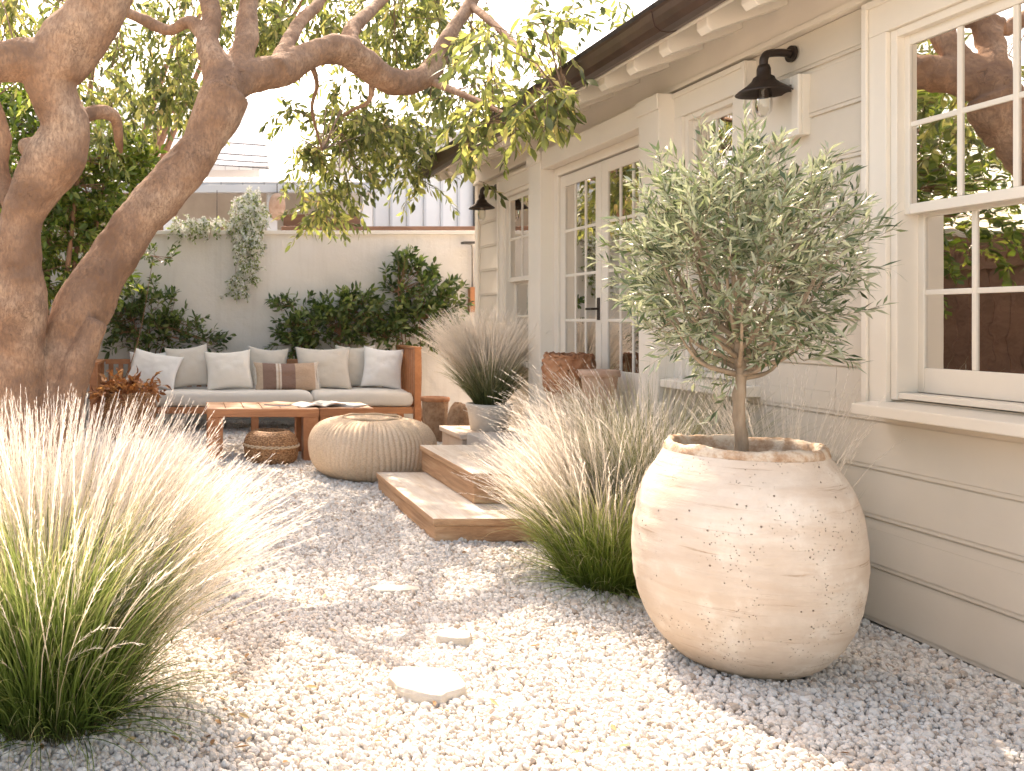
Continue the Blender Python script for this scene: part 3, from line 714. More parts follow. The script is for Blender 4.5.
MAT['olive'] = leaf_mat('olive_leaf', [(0, (.055,.08,.035)), (.35, (.10,.14,.06)), (.7, (.18,.225,.11)), (1, (.33,.37,.23))], .25, .36, .55, back=(.36,.39,.29), tcol=(1.2,1.25,.95))
def olive_tree():
    r = np.random.default_rng(5); t = empty('olive_tree', (2.08, 3.40, .745), 'small silvery olive tree growing in the big clay pot', 'tree')
    tk = MB()
    tk.tube(spline([(2.085,3.40,.70), (2.08,3.40,.85), (2.07,3.395,.98), (2.085,3.40,1.1), (2.075,3.41,1.22), (2.09,3.41,1.4), (2.08,3.42,1.65), (2.1,3.42,1.9)], 6), np.interp(np.linspace(0,1,43), [0,.1,.35,.6,1], [.032,.024,.021,.017,.006]), 12, nz=.35, freq=22)
    C = Vector((2.085, 3.42, 1.50)); R = np.array([.395, .37, .475])
    ends = []
    def env(d):      # crown radius by direction: lopsided
        return 1 + .16*noise.noise(Vector(d)*1.7 + Vector((4, 0, 0))) + .10*noise.noise(Vector(d)*4)
    n = 34
    for i in range(n):
        zf = -0.75 + 1.7*(i+.5)/n; a = i*2.4; d = Vector((math.cos(a)*math.sqrt(max(0, 1-min(1, zf)**2)+.05), math.sin(a)*math.sqrt(max(0, 1-min(1, zf)**2)+.05), zf)).normalized()
        e = C + Vector([d[k_]*R[k_]*env(d)*.74 for k_ in range(3)])
        s0 = Vector((2.08, 3.41, min(max(.98, 1.0 + .55*(e.z-1.05)*.7), 1.6)))
        mid = s0.lerp(e, .5) + Vector((d.x*.03, d.y*.03, -.05 if zf < .4 else .02))
        P = spline([s0, mid, e], 6); tk.tube(P, np.linspace(.011 if zf < .5 else .008, .003, len(P)), 7, nz=.3, freq=30, seed=i)
        ends += [Vector(p) for p in P[4:]]
    tk.build('trunk', MAT['olive_bark'], t, smooth=True)
    E = np.array([tuple(e) for e in ends])
    m_ = 680; q = unit(r.normal(0, 1, (m_, 3))); q[:, 2] = q[:, 2]*.95 + .05; q = unit(q)
    en = np.array([env(Vector(x)) for x in q]); rad = r.uniform(.30, .86, m_)**.75
    P = np.array(C) + q*R*(en*rad)[:, None]
    D = unit(q*np.array([1,1,.8]) + np.array([0,0,.6]) + r.normal(0, .32, (m_, 3)))
    keep = np.array([noise.noise(Vector(p)*6.5) > -.24 and p[2] > 1.12 + .1*noise.noise(Vector(p)*5) for p in P]); P, D = P[keep], D[keep]; m_ = len(P)
    Cv = twig_curves(P, D, r.uniform(.10, .21, m_), .1, 5, .3, r)
    # link every twig to the nearest branch point with a thin stem
    j = np.argmin(((E[None] - P[:, None])**2).sum(-1), 1); Sm = np.stack([E[j], (E[j]*.5+P*.5) + np.array([0,0,-.01]), P], 1)
    v1, q1 = twig_tubes(Cv, .0016, .0007); v2, q2 = twig_tubes(Sm, .0026, .0016)
    link('twigs', np_mesh('twigs', np.concatenate([v1, v2]), np.concatenate([q1, q2+len(v1)])), MAT['olive_bark'], t)
    v, f = leaves_on(Cv, 17, .056, .0105, .85, True, .05, .12, .18, .3, .02, r, .6, .3)
    link('crown', np_mesh('crown', v, f), MAT['olive'], t)
olive_tree()

# ------------------------------------------------------------------ the big old tree on the left
def path3(P, Y0, Y1):
    """(px, py, rpx) list -> 3D points and radii, depth running from Y0 to Y1 along it"""
    n = len(P); out = []
    for i, (x, y, r_) in enumerate(P):
        Y = Y0 + (Y1-Y0)*i/(n-1); p = at(x, y, Y); out.append((p.x, p.y, p.z, r_*.99*Y/F))
    return out
def limb(m, P4, n=20, nz=.10, seed=0, k=7, freq=5):
    S = spline(P4, k); m.tube([s[:3] for s in S], [max(.002, s[3]) for s in S], n, nz=nz, seed=seed, freq=freq)
    return S
tree = empty('garden_tree', (-1.1, 6.0, 0), 'large old tree with two leaning tan trunks and a wide leafy crown on the left', 'tree')
def branch(*a):
    b_ = MB(); S = limb(b_, *a); b_.build('branch', MAT['bark'], tree, smooth=True); return S
tm = MB(); LS = []
T1 = [(14,520,36),(18,460,29),(20,400,25),(21,345,23),(22,300,25),(19,262,22),(22,222,21),(36,188,24),(55,157,30),(64,128,24),(56,100,23),(51,74,28),(68,48,31),(90,18,29),(112,-15,26),(140,-60,21),(170,-120,16)]
LS.append(limb(tm, path3(T1, 6.0, 5.7), 26, .10, 1))
LS.append(limb(tm, path3([(58,74,22),(30,60,21),(3,62,19),(-30,70,17),(-75,55,14),(-130,10,9)], 5.8, 5.5), 22, .1, 2))
T2 = [(28,520,40),(38,450,33),(52,400,28),(66,352,26),(80,314,28),(95,286,26),(113,257,23),(132,228,22),(156,200,23),(182,171,22),(203,143,20),(216,116,24),(226,94,24)]
LS.append(limb(tm, path3(T2, 6.05, 6.35), 26, .10, 3))
limb(tm, path3([(97,322,10),(84,352,14),(72,385,15),(62,430,17),(55,510,20)], 5.98, 5.9), 18, .08, 4)
RL = [(222,92,21),(240,79,16),(262,74,15),(283,69,16),(303,58,13),(322,51,13),(345,50,14),(363,62,14),(378,75,12.5),(400,82,12),(422,78,10.5),(436,62,9.5),(445,42,7.5),(457,23,6.5),(473,0,5.5),(490,-35,4)]
LS.append(limb(tm, path3(RL, 6.35, 7.7), 20, .12, 5, 6))
LS.append(limb(tm, path3([(222,94,20),(217,70,16),(207,45,11),(212,20,9),(206,-10,8),(190,-60,6)], 6.35, 6.7), 16, .14, 6))
LS.append(limb(tm, path3([(224,92,18),(236,68,13),(246,40,11),(248,12,9.5),(254,-20,8),(275,-70,6)], 6.35, 6.9), 16, .14, 7))
LS.append(limb(tm, [(.6,6.9,3.9,.05), (.7,7.8,4.9,.045), (1.0,9.2,5.5,.035), (1.3,10.8,6.0,.02)], 10, .1, 18))
LS.append(limb(tm, [(.1,6.7,3.9,.05), (-.1,8.0,5.0,.04), (-.3,9.6,5.7,.03), (-.5,11.2,6.2,.02)], 10, .1, 19))  # this limb and the previous one reach out of view, added under the shading foliage
LS.append(limb(tm, path3([(276,70,11),(287,45,7),(300,22,6),(318,4,5),(335,-25,4)], 6.5, 7.6), 12, .12, 8))
LS.append(limb(tm, path3([(352,50,11),(350,34,8),(362,18,6),(380,2,5),(400,-25,4)], 6.95, 8.0), 12, .12, 9))
LS.append(limb(tm, path3([(206,40,6),(190,22,6),(168,30,5),(140,18,4.5),(115,8,4)], 6.5, 6.9), 10, .12, 10))
LS.append(branch(path3([(74,120,9),(98,112,7.5),(115,118,6.5),(119,142,4.5),(121,152,2)], 5.9, 6.4), 10, .15, 11))
LS.append(limb(tm, path3([(18,225,7),(8,195,8),(1,165,7),(3,135,7),(-8,100,6)], 6.0, 6.1), 12, .1, 12))
limb(tm, path3([(44,160,9),(31,152,9),(27,142,8)], 5.95, 5.85), 12, .1, 13)
branch(path3([(372,80,4),(371,95,3),(366,104,2.4),(354,109,1.8),(343,116,1.2)], 7.1, 7.3), 8, .1, 14)
LS.append(branch(path3([(424,78,5),(452,90,3.5),(485,104,3),(515,118,2.5),(540,122,2)], 7.4, 5.8), 8, .1, 15))
LS.append(branch(path3([(470,4,4),(500,30,3.5),(530,60,3),(560,95,2.5),(575,120,1.5)], 7.6, 5.3), 8, .1, 16))
LS.append(branch(path3([(310,60,3.5),(317,85,2.2),(312,110,1.7),(322,150,1)], 6.8, 7.9), 8, .1, 17))
to = tm.build('trunk', MAT['bark'], tree, smooth=True)
rm = to.modifiers.new('merge', 'REMESH'); rm.mode = 'VOXEL'; rm.voxel_size = .014; rm.use_smooth_shade = True
smo = to.modifiers.new('smooth', 'SMOOTH'); smo.factor = .6; smo.iterations = 5
tx = bpy.data.textures.new('bark_lumps', 'CLOUDS'); tx.noise_scale = .13; tx.noise_depth = 3
dm = to.modifiers.new('lumps', 'DISPLACE'); dm.texture = tx; dm.strength = .03; dm.mid_level = .2; dm.texture_coords = 'LOCAL'

MAT['leaf'] = leaf_mat('tree_leaf', [(0, (.06,.075,.03)), (.3, (.11,.13,.05)), (.6, (.19,.21,.08)), (.85, (.30,.30,.12)), (.97, (.42,.38,.18)), (1, (.42,.31,.17))], .5, .38, .5, tcol=(1.9,1.95,1.25))
rt = np.random.default_rng(21)
blobs = [(25,20,55,45,5.9,7.4,90), (90,95,45,50,6.8,8.4,60), (150,55,75,60,6.6,8.6,240), (165,105,55,26,7.4,8.8,60), (235,15,60,40,6.8,8.4,120), (300,25,60,40,6.8,8.6,140),
         (380,15,60,45,6.9,8.8,160), (440,50,45,50,7.0,8.6,110), (345,120,42,45,7.2,8.6,110), (400,130,45,45,7.2,8.6,115), (325,165,42,38,7.4,8.8,85), (325,205,26,16,8.0,8.6,30), (290,120,25,40,7.2,8.4,28), (415,170,22,22,7.6,8.4,22),
         (462,85,36,40,6.6,8.2,50), (512,45,48,42,5.2,6.4,34), (530,85,40,26,5.0,5.7,16), (495,105,38,22,5.4,6.2,16), (558,80,20,20,4.9,5.3,5), (482,140,18,14,5.8,6.4,6), (590,12,50,14,7.4,8.4,22), (487,180,10,10,7.8,8.3,6),
         (60,-40,110,30,9.0,11.5,110), (220,-50,110,30,9.5,12.5,150), (370,-50,90,30,9.5,12.5,150), (150,-120,150,35,10,13,150), (330,-120,130,35,10.5,13,160)]  # clusters above the view, added so their shade falls on the patio
blobs = [b if b[4] > 8.9 or b[0] < 100 or b[0] > 460 else b[:4] + (b[4]+1.1, b[5]+1.4, b[6]) for b in blobs]
P = blob_points(blobs, rt); n = len(P)
keep = np.array([noise.noise(Vector(p)*2.6 + Vector((9,0,0))) > -.12 for p in P]); P = P[keep]; n = len(P)
D = unit(rt.normal(0, 1, (n, 3))*np.array([1,1,.4]) + np.array([.1, 0, -.25]))
Cv = twig_curves(P, D, rt.uniform(.22, .42, n), 1.0, 6, .3, rt)
lp = np.array([s[:3] for L_ in LS for s in L_]); j = np.argmin(((lp[None] - P[:, None])**2).sum(-1), 1); B = lp[j]
far = np.linalg.norm(B-P, axis=1); sel = (far < 1.1)
mid = (B*.45+P*.55) + np.array([0,0,.12])*far[:, None] + rt.normal(0, .09, (n, 3))
Sm = np.stack([B, B*.72+mid*.28, mid, P], 1)[sel]
v1, q1 = twig_tubes(Cv, .0035, .0015); v2, q2 = twig_tubes(Sm[::2], .0075, .0035)
link('twigs', np_mesh('twigs', np.concatenate([v1, v2]), np.concatenate([q1, q2+len(v1)])), MAT['twig'], tree)
v, f = leaves_on(Cv, 12, .100, .034, .9, False, -.35, .22, .3, .35, .1, rt, .5, .3)
link('crown', np_mesh('crown', v, f), MAT['leaf'], tree)
# ------------------------------------------------------------------ shrubs by the wall
MAT['shrubleaf'] = leaf_mat('shrub_leaf', [(0, (.035,.06,.022)), (.4, (.07,.11,.035)), (.8, (.13,.18,.06)), (1, (.24,.28,.11))], .3, .3, .5, tcol=(1.6,1.8,.9))
MAT['citrusleaf'] = leaf_mat('citrus_leaf', [(0, (.05,.08,.02)), (.4, (.10,.15,.035)), (.8, (.20,.25,.06)), (1, (.36,.38,.12))], .4, .3, .5, tcol=(1.8,1.9,.9))
MAT['stem'] = mottled('shrub_stem', (.20,.10,.06), (.34,.19,.11), 20, .8, .3, 60)
def shrub(name, label, base, blobs, mat, L, W, m, tw=(.14,.26), droop=.1, up=.5, seed=3, cat='shrub', stems=None, group=None, nstem=5, rs=.014, crown='leaves'):
    r = np.random.default_rng(seed); t = empty(name, base, label, cat, group)
    P = blob_points(blobs, r); n = len(P); c = P.mean(0)
    D = unit((P-c)*np.array([1,1,.7]) + np.array([0,0,up]) + r.normal(0, .4, (n, 3)))
    Cv = twig_curves(P, D, r.uniform(*tw, n), droop, 5, .3, r)
    sm = MB(); pts = []
    for i in range(nstem):
        e = P[int(i*n/nstem + n/nstem/2)]; b = np.array(base) + np.array([r.uniform(-.05,.05), r.uniform(-.05,.05), -.02]); mid = b*.5+e*.5 + r.normal(0, .04, 3)
        S = spline([b, mid, e], 6); sm.tube(S, np.linspace(rs, rs*.3, len(S)), 8); pts += S[4:]
    sm.build('stem', MAT['stem'], t, smooth=True)
    pts = np.array(pts); j = np.argmin(((pts[None]-P[:, None])**2).sum(-1), 1); Sm = np.stack([pts[j], pts[j]*.5+P*.5, P], 1)
    v1, q1 = twig_tubes(Cv, .003, .0015); v2, q2 = twig_tubes(Sm, .005, .003)
    link('twigs', np_mesh('twigs', np.concatenate([v1, v2]), np.concatenate([q1, q2+len(v1)])), MAT['stem'], t)
    v, f = leaves_on(Cv, m, L, W, .9, False, .05, .15, .3, .3, .1, r, .7, .3)
    link(crown, np_mesh(crown, v, f), MAT[mat], t); return t
MAT['dryleaf'] = leaf_mat('fallen_leaf', [(0, (.22,.12,.06)), (.5, (.38,.24,.12)), (1, (.50,.38,.22))], .2, .7, .2)
SG = 'evergreen shrubs along the garden wall'
shrub('evergreen_shrub', 'loose dark green shrub against the wall left of the sofa pillows', (-.55, 11.3, 0), [(148,330,38,30,11.15,11.45,80), (125,318,22,22,11.15,11.4,24), (185,335,20,14,11.2,11.4,20), (150,300,30,12,11.2,11.4,16), (208,343,10,8,11.2,11.4,8)], 'shrubleaf', .10, .040, 9, seed=31, group=SG)
shrub('evergreen_shrub', 'low dark green shrub against the wall behind the large beige pillow', (1.7, 11.3, 0), [(318,330,40,20,11.15,11.45,80), (290,308,16,8,11.2,11.4,10), (355,322,26,26,11.15,11.45,50), (300,345,24,16,11.2,11.4,24), (342,310,20,10,11.2,11.4,12)], 'shrubleaf', .10, .042, 10, seed=32, group=SG)
shrub('evergreen_shrub', 'tallest dark green shrub against the wall by the right end of the sofa', (2.9, 11.3, 0), [(420,325,36,26,11.1,11.45,75), (415,290,30,26,11.15,11.45,55), (408,268,18,10,11.2,11.4,12), (390,330,24,18,11.2,11.4,34), (445,305,14,18,11.2,11.4,14)], 'shrubleaf', .105, .044, 10, seed=33, group=SG, nstem=6)
shrub('leafy_tree', 'bushy green tree standing behind the two leaning trunks', (-1.62, 9.9, 0), [(78,175,62,52,9.3,10.6,240), (60,230,52,52,9.4,10.5,190), (30,150,45,50,9.3,10.4,130), (120,165,28,28,9.5,10.4,60), (90,275,30,26,9.5,10.3,50), (25,270,38,40,9.4,10.3,80), (35,100,35,24,9.6,10.4,50), (-50,190,60,70,9.3,10.6,120)], 'citrusleaf', .10, .042, 12, (.18,.34), .4, .2, 34, 'tree', nstem=9, rs=.05, crown='crown')
shrub('leafy_sprig', 'small leafy sprig sticking out from behind the leaning trunk', (-1.0, 10.4, 0), [(160,259,12,5,10.2,10.4,7), (148,256,6,5,10.2,10.4,3)], 'shrubleaf', .08, .03, 9, seed=35, cat='plant', nstem=1, rs=.008)

shrub('unseen_shade_tree', 'unseen tall tree added beyond the garden wall to shade the coffee tables', (-2.1, 14.6, 0), [(250,-45,110,26,13.5,15.8,230), (120,-60,90,40,13.5,15.8,120), (330,-40,60,22,13.7,15.4,90)], 'citrusleaf', .14, .06, 11, (.25,.5), .4, .2, 77, 'tree', nstem=8, rs=.10, crown='crown')  # invented tree, crown kept above the view to shade the tables
# dry leaves dropped on the gravel
r_ = np.random.default_rng(91); n = 170; X = np.concatenate([r_.normal(-.2, .55, 70), r_.uniform(-1.2, 2.6, 100)]); Y = np.concatenate([r_.normal(3.1, .5, 70), r_.uniform(2.5, 8.5, 100)])
ok = ((X-2.11)**2 + (Y-3.43)**2 > .16) & ~((X > 1.35) & (Y > 5.2)) & (X < 2.85); X, Y = X[ok], Y[ok]; n = len(X)
P = np.stack([X, Y, np.full(n, .014)], 1); D = r_.normal(0, 1, (n, 3))*np.array([1,1,.12]); Nn = np.array([0,0,1.0]) + r_.normal(0, .25, (n, 3))
v, f = leaf_arrays(P, D, Nn, r_.uniform(.025, .055, n), r_.uniform(.008, .018, n), False, -.15, .5)
tag(link('leaf_litter', np_mesh('leaf_litter', v, f), MAT['dryleaf'], None), kind='stuff')
# flowering vine spilling over the wall
MAT['petal'] = leaf_mat('white_petal', [(0, (.70,.70,.64)), (1, (.82,.82,.78))], .4, .6, .2, tcol=(1,1,1))
MAT['vineleaf'] = leaf_mat('vine_leaf', [(0, (.10,.14,.05)), (.5, (.20,.25,.10)), (1, (.38,.42,.24))], .4, .4, .4, tcol=(1.6,1.7,1.0))
def vine():
    r = np.random.default_rng(44); t = empty('flowering_vine', (.75, 11.53, 2.45), 'white flowering vine spilling over the top of the garden wall', 'vine')
    P = blob_points([(248,215,20,20,11.35,11.75,100), (247,245,15,24,11.3,11.54,80), (243,275,10,18,11.36,11.54,34), (205,226,32,9,11.4,11.8,90), (250,196,14,8,11.5,11.8,24), (232,290,6,4,11.4,11.54,6)], r); n = len(P)
    D = unit(r.normal(0, 1, (n, 3)) + np.array([0, -.4, -.5])); Cv = twig_curves(P, D, r.uniform(.08, .2, n), 1.2, 4, .3, r)
    v1, q1 = twig_tubes(Cv, .002, .001)
    S = np.array([spline([(x, 11.7, 2.2), (x-.02, 11.6, 2.56), (x-.05, 11.46, 2.35), (x-.1+d, 11.44, z)], 3) for x, d, z in ((.75,.0,1.8), (.85,.05,2.0), (.65,.02,1.7), (.95,-.1,2.1), (.3,0,2.3), (.05,.1,2.35))])
    v2, q2 = twig_tubes(S, .006, .002)
    link('stems', np_mesh('stems', np.concatenate([v1, v2]), np.concatenate([q1, q2+len(v1)])), MAT['stem'], t)
    v, f = leaves_on(Cv, 7, .05, .026, .9, False, -.1, .2, .3, .3, .1, r); link('leaves', np_mesh('leaves', v, f), MAT['vineleaf'], t)
    k_ = r.choice(n, 320, replace=False); c = np.repeat(Cv[k_][:, ::2].reshape(-1, 3), 5, 0) + r.normal(0, .008, (k_.size*3*5, 3)); m = len(c)//5
    a = np.tile(np.arange(5)*1.2566, m); nn = unit(np.repeat(r.normal(0, .5, (m, 3)) + np.array([0,-1,.4]), 5, 0)); A = unit(np.cross(nn, [0,0,1])); B = np.cross(nn, A)
    D2 = A*np.cos(a)[:, None] + B*np.sin(a)[:, None] + nn*.2
    v, f = leaf_arrays(c, D2, nn, np.full(len(c), .034), np.full(len(c), .022)); link('flowers', np_mesh('flowers', v, f), MAT['petal'], t)
vine()

# ------------------------------------------------------------------ sofa
MAT['teak'] = wood('teak', (.30,.115,.045), (.44,.18,.075), (.56,.27,.13), (1.2,1.2,1.2), 7, .5, .15)
MAT['teakx'] = wood('teak_long', (.30,.115,.045), (.44,.18,.075), (.56,.27,.13), (.25,3,3), 7, .5, .15)
MAT['tabletop'] = wood('teak_top', (.34,.18,.10), (.45,.26,.16), (.52,.34,.22), (.3,4,1), 7, .6, .15)
MAT['seatfab'] = fabric('seat_linen', (.69,.65,.59)); MAT['white'] = fabric('pillow_white', (.85,.83,.80)); MAT['beige'] = fabric('pillow_beige', (.66,.61,.54)); MAT['cream'] = fabric('pillow_cream', (.81,.77,.70))
SX0, SX1, SY0, SY1 = -1.16, 2.62, 10.2, 11.1
sofa = empty('garden_sofa', ((SX0+SX1)/2, (SY0+SY1)/2, 0), 'long teak garden sofa with off white seat cushions against the back wall', 'sofa')
fr_ = MB(); fr_.box(SX0+.1, SX1-.07, SY0+.02, SY0+.06, .235, .31); fr_.box(SX0+.1, SX1-.07, SY1-.06, SY1-.02, .22, .30)
for i in range(16): x = SX0+.12 + i*(SX1-SX0-.3)/15; fr_.box(x, x+.06, SY0+.061, SY1-.061, .275, .298)
fr_.build('seat_frame', MAT['teakx'], sofa, bevel=.004)
for (x, y) in ((SX0+.02, SY0), (.7, SY0+.07), (1.41, SY0+.07), (SX0+.02, SY1-.09), (1.41, SY1-.14)):
    MB().box(x, x+.085, y, y+.085, 0, .79 if x < -1 else .235).build('leg', MAT['teak'], sofa, bevel=.004)
for y in (SY0-.005, SY1-.08): MB().box(SX1-.075, SX1, y, y+.08, 0, .97).build('leg', MAT['teak'], sofa, bevel=.004)
sp_ = MB(); sp_.box(SX1-.08, SX1+.005, SY0-.01, SY1+.005, .971, .995); sp_.box(SX1-.055, SX1-.02, SY0+.08, SY1-.085, .24, .32)
for i in range(8): y = SY0+.10 + i*.092; sp_.box(SX1-.052, SX1-.022, y, y+.062, .3205, .970)
sp_.build('side_panel', MAT['teak'], sofa, bevel=.003)
ar = MB(); ar.box(SX0, SX0+.12, SY0-.01, SY1, .791, .82); ar.box(SX0+.04, SX0+.08, SY0+.09, SY1-.1, .30, .36)
for i in range(5): y = SY0+.16 + i*.13; ar.box(SX0+.045, SX0+.075, y, y+.05, .3605, .79)
ar.build('armrest', MAT['teak'], sofa, bevel=.004)
bk = MB(); bk.box(SX0+.12, SX1-.085, SY1-.055, SY1-.02, .76, .82); bk.box(SX0+.12, SX1-.085, SY1-.055, SY1-.02, .36, .42)
for i in range(30): x = SX0+.16 + i*.12; bk.box(x, x+.06, SY1-.05, SY1-.025, .4205, .7595)
bk.build('back_frame', MAT['teak'], sofa, bevel=.003)

def cushion_mesh(w, h, t, n=26, corner=.10, puff=.5, seed=0, seam=.006, sag=0, box=False):
    """pillow in the local XZ plane, thickness along Y, pinched corners and wrinkles"""
    vs = []; fs = []
    def idx(s, i, j): return s*(n+1)*(n+1) + i*(n+1) + j
    for s in (0, 1):
        for i in range(n+1):
            for j in range(n+1):
                u, v_ = 2*i/n-1, 2*j/n-1
                u = math.sin(u*math.pi/2)*.35 + u*.65; v_ = math.sin(v_*math.pi/2)*.35 + v_*.65
                if box: u = math.sin((2*i/n-1)*math.pi/2); v_ = math.sin((2*j/n-1)*math.pi/2); d = (1-abs(u)**40)**.5*(1-abs(v_)**16)**.5
                else: d = ((1-u*u)*(1-v_*v_))**puff
                x = w/2*u*(1 - corner*(1-abs(v_)**1.5)*abs(u)**3); z = h/2*v_*(1 - corner*(1-abs(u)**1.5)*abs(v_)**3)
                if box: x = w/2*u; z = h/2*v_
                wr = .18*noise.noise(Vector((u*1.6+seed, v_*1.6, s*3))) + .09*noise.noise(Vector((u*4+seed, v_*4, s*3)))
                rid = .03*noise.noise(Vector((u*11+seed*2, v_*3, s)))*(abs(u)+abs(v_))
                y = (t/2*d*(1 + wr + rid) + seam*.5*(0 if abs(u) == 1 or abs(v_) == 1 else 1))*(1 if s else -1)
                z -= sag*h*(1-u*u)*max(0, v_)**2
                vs.append((x, y, z))
    for s in (0, 1):
        for i in range(n):
            for j in range(n):
                q = (idx(s,i,j), idx(s,i+1,j), idx(s,i+1,j+1), idx(s,i,j+1)); fs.append(q if s == 0 else q[::-1])
    m = MB(); m.add(vs, fs); return m
def weld(o, d=.0015):
    bm = bmesh.new(); bm.from_mesh(o.data); bmesh.ops.remove_doubles(bm, verts=bm.verts, dist=d); bm.to_mesh(o.data); bm.free()
    o.data.polygons.foreach_set('use_smooth', [True]*len(o.data.polygons))
# seat cushions: part of the sofa
for (a, b, sd_) in ((SX0+.14, 1.40, 3), (1.41, SX1-.085, 5)):
    w = b-a; m = cushion_mesh(w, .86, .175, 30, box=True, seed=sd_)
    M_ = Matrix.Translation(((a+b)/2, SY0+.44, .395)) @ Matrix.Rotation(math.radians(90), 4, 'X')
    m.v = [tuple(M_ @ Vector(v)) for v in m.v]; o = m.build('seat_cushion', MAT['seatfab'], sofa, smooth=True); weld(o)
    pp = MB(); zt = .455
def pillow(x, y, w, h, t, mat, label, tilt=18, rz=0, roll=0, seed=0, name='pillow', z0=.478):
    m = cushion_mesh(w, h, t, seed=seed, sag=.03)
    M_ = Matrix.Rotation(math.radians(rz), 4, 'Z') @ Matrix.Rotation(math.radians(-tilt), 4, 'X') @ Matrix.Rotation(math.radians(roll), 4, 'Y')
    P_ = [M_ @ Vector(v) for v in m.v]; zmin = min(p.z for p in P_)
    m.v = [tuple(p) for p in P_]; o = m.build(name, MAT[mat] if isinstance(mat, str) else mat, None, smooth=True); weld(o)
    o.location = (x, y, z0 - zmin - .008); return tag(o, label, 'pillow', 'pillows on the garden sofa')
# striped lumbar pillow material (stripes woven across its length)
k = N('striped_weave'); sx = k.n('ShaderNodeSeparateXYZ'); k.l(k.n('ShaderNodeTexCoord').outputs['Object'], sx.inputs[0])
u = k.math('ADD', k.math('MULTIPLY', sx.outputs[0], 1/.78), .5)
rp_ = k.n('ShaderNodeValToRGB'); rp_.color_ramp.interpolation = 'CONSTANT'; e = rp_.color_ramp.elements
st_ = [(0,(.52,.40,.30)),(.13,(.26,.17,.135)),(.33,(.66,.58,.50)),(.36,(.50,.38,.29)),(.385,(.66,.58,.50)),(.41,(.27,.175,.14)),(.62,(.50,.36,.26)),(.92,(.64,.56,.48))]
while len(e) < len(st_): e.new(.5)
for el, (p, c) in zip(e, st_): el.position = p; el.color = (*c, 1)
k.l(u, rp_.inputs[0]); nz_ = k.ramp(k.noise(k.coord((1,1,8)), 40, 4), [(.3, .8), (.7, 1.12)])
MAT['stripe'] = k.fin(k.mix(1, rp_.outputs[0], nz_, 'MULTIPLY'), .9, k.bump(k.noise(k.coord((4,1,1)), 60, 3), .4, .004), spec=.1)
pillow(-.50, 10.93, .48, .46, .17, 'white', 'plain white pillow mostly hidden at the left end of the sofa', 14, 0, 0, 1)
pillow(-.42, 10.62, .60, .46, .19, 'white', 'white pillow leaning sideways in front at the left end of the sofa', 30, -6, 12, 2)
pillow(-.02, 10.78, .52, .53, .20, 'beige', 'beige pillow between the leaning white one and the cream one', 20, 4, -6, 3)
pillow(.46, 10.64, .56, .50, .20, 'cream', 'cream pillow with rumpled front beside the striped one', 24, 3, -3, 4)
pillow(.94, 10.93, .50, .50, .16, 'beige', 'beige pillow standing behind the striped lumbar one', 14, 0, 4, 5)
sp5 = pillow(1.14, 10.60, .78, .37, .17, 'stripe', 'brown and tan striped oblong lumbar pillow with fringed ends', 26, 2, 0, 6)
Mf = Matrix.Rotation(math.radians(2), 4, 'Z') @ Matrix.Rotation(math.radians(-26), 4, 'X')
for sgn in (-1, 1):
    fm = MB(); fm.box(sgn*.366-.004, sgn*.366+.004, -.004, .004, -.172, .172)
    for i in range(34):
        z = -.17 + .34*i/33; x = sgn*.366; dx = sgn*random.uniform(.018, .03)
        fm.tube([(x, 0, z), (x+dx*.6, random.uniform(-.004,.004), z-.003), (x+dx, random.uniform(-.006,.006), z-.01)], .0022, 4)
    fm.v = [tuple(Mf @ Vector(v)) for v in fm.v]; fm.build('fringe', MAT['cream'], sp5, local=True)
pillow(1.60, 10.80, .66, .54, .21, 'beige', 'largest beige pillow right of the striped lumbar one', 20, -2, 0, 7)
pillow(2.02, 10.96, .50, .54, .16, 'beige', 'beige pillow partly hidden behind the white one at the right end', 12, 0, 0, 8)
pillow(2.30, 10.76, .48, .52, .18, 'white', 'white pillow at the right end of the sofa by the slatted side', 22, -10, 5, 9)

# ------------------------------------------------------------------ coffee tables, magazines, baskets, pouf
def table(x0, x1, y0, y1, z, label, lw=.12, n=5):
    t = empty('coffee_table', ((x0+x1)/2, (y0+y1)/2, 0), label, 'table', 'teak coffee tables in front of the sofa')
    tp = MB(); w = (x1-x0)/n
    for i in range(n): tp.box(x0+i*w+.003, x0+(i+1)*w-.003, y0+.05, y1-.05, z-.03, z)
    tp.build('tabletop', MAT['tabletop'], t, bevel=.003)
    ap = MB(); ap.box(x0, x1, y0, y0+.048, z-.075, z-.001); ap.box(x0, x1, y1-.048, y1, z-.075, z-.001); ap.box(x0, x0+.04, y0+.0485, y1-.0485, z-.09, z-.031); ap.box(x1-.04, x1, y0+.0485, y1-.0485, z-.09, z-.031)
    ap.build('apron', MAT['teakx'], t, bevel=.003)
    for x in (x0+.005, x1-lw-.005):
        for y in (y0+.004, y1-lw-.004): MB().box(x, x+lw, y, y+lw, 0, z-.0755).build('leg', MAT['teak'], t, bevel=.005)
table(.16, 1.19, 8.30, 9.0, .48, 'long low teak coffee table with a wicker basket under it', .14, 6)
table(1.21, 1.72, 8.42, 9.06, .475, 'small teak side table joined to the long table behind the pouf', .09, 4)
MAT['paper'] = mottled('paper', (.74,.72,.68), (.80,.78,.75), 12, .6, 0)
k = N('printed_page'); vo = k.n('ShaderNodeTexVoronoi', distance='CHEBYCHEV'); vo.inputs['Scale'].default_value = 9; k.l(k.coord(), vo.inputs['Vector'])
sp3 = k.n('ShaderNodeSeparateColor'); k.l(vo.outputs['Color'], sp3.inputs[0]); rp2 = k.ramp(sp3.outputs[0], [(0, (.78,.76,.72)), (.45, (.74,.70,.66)), (.5, (.45,.52,.55)), (.65, (.30,.36,.38)), (.75, (.62,.48,.40)), (.9, (.76,.74,.70))])
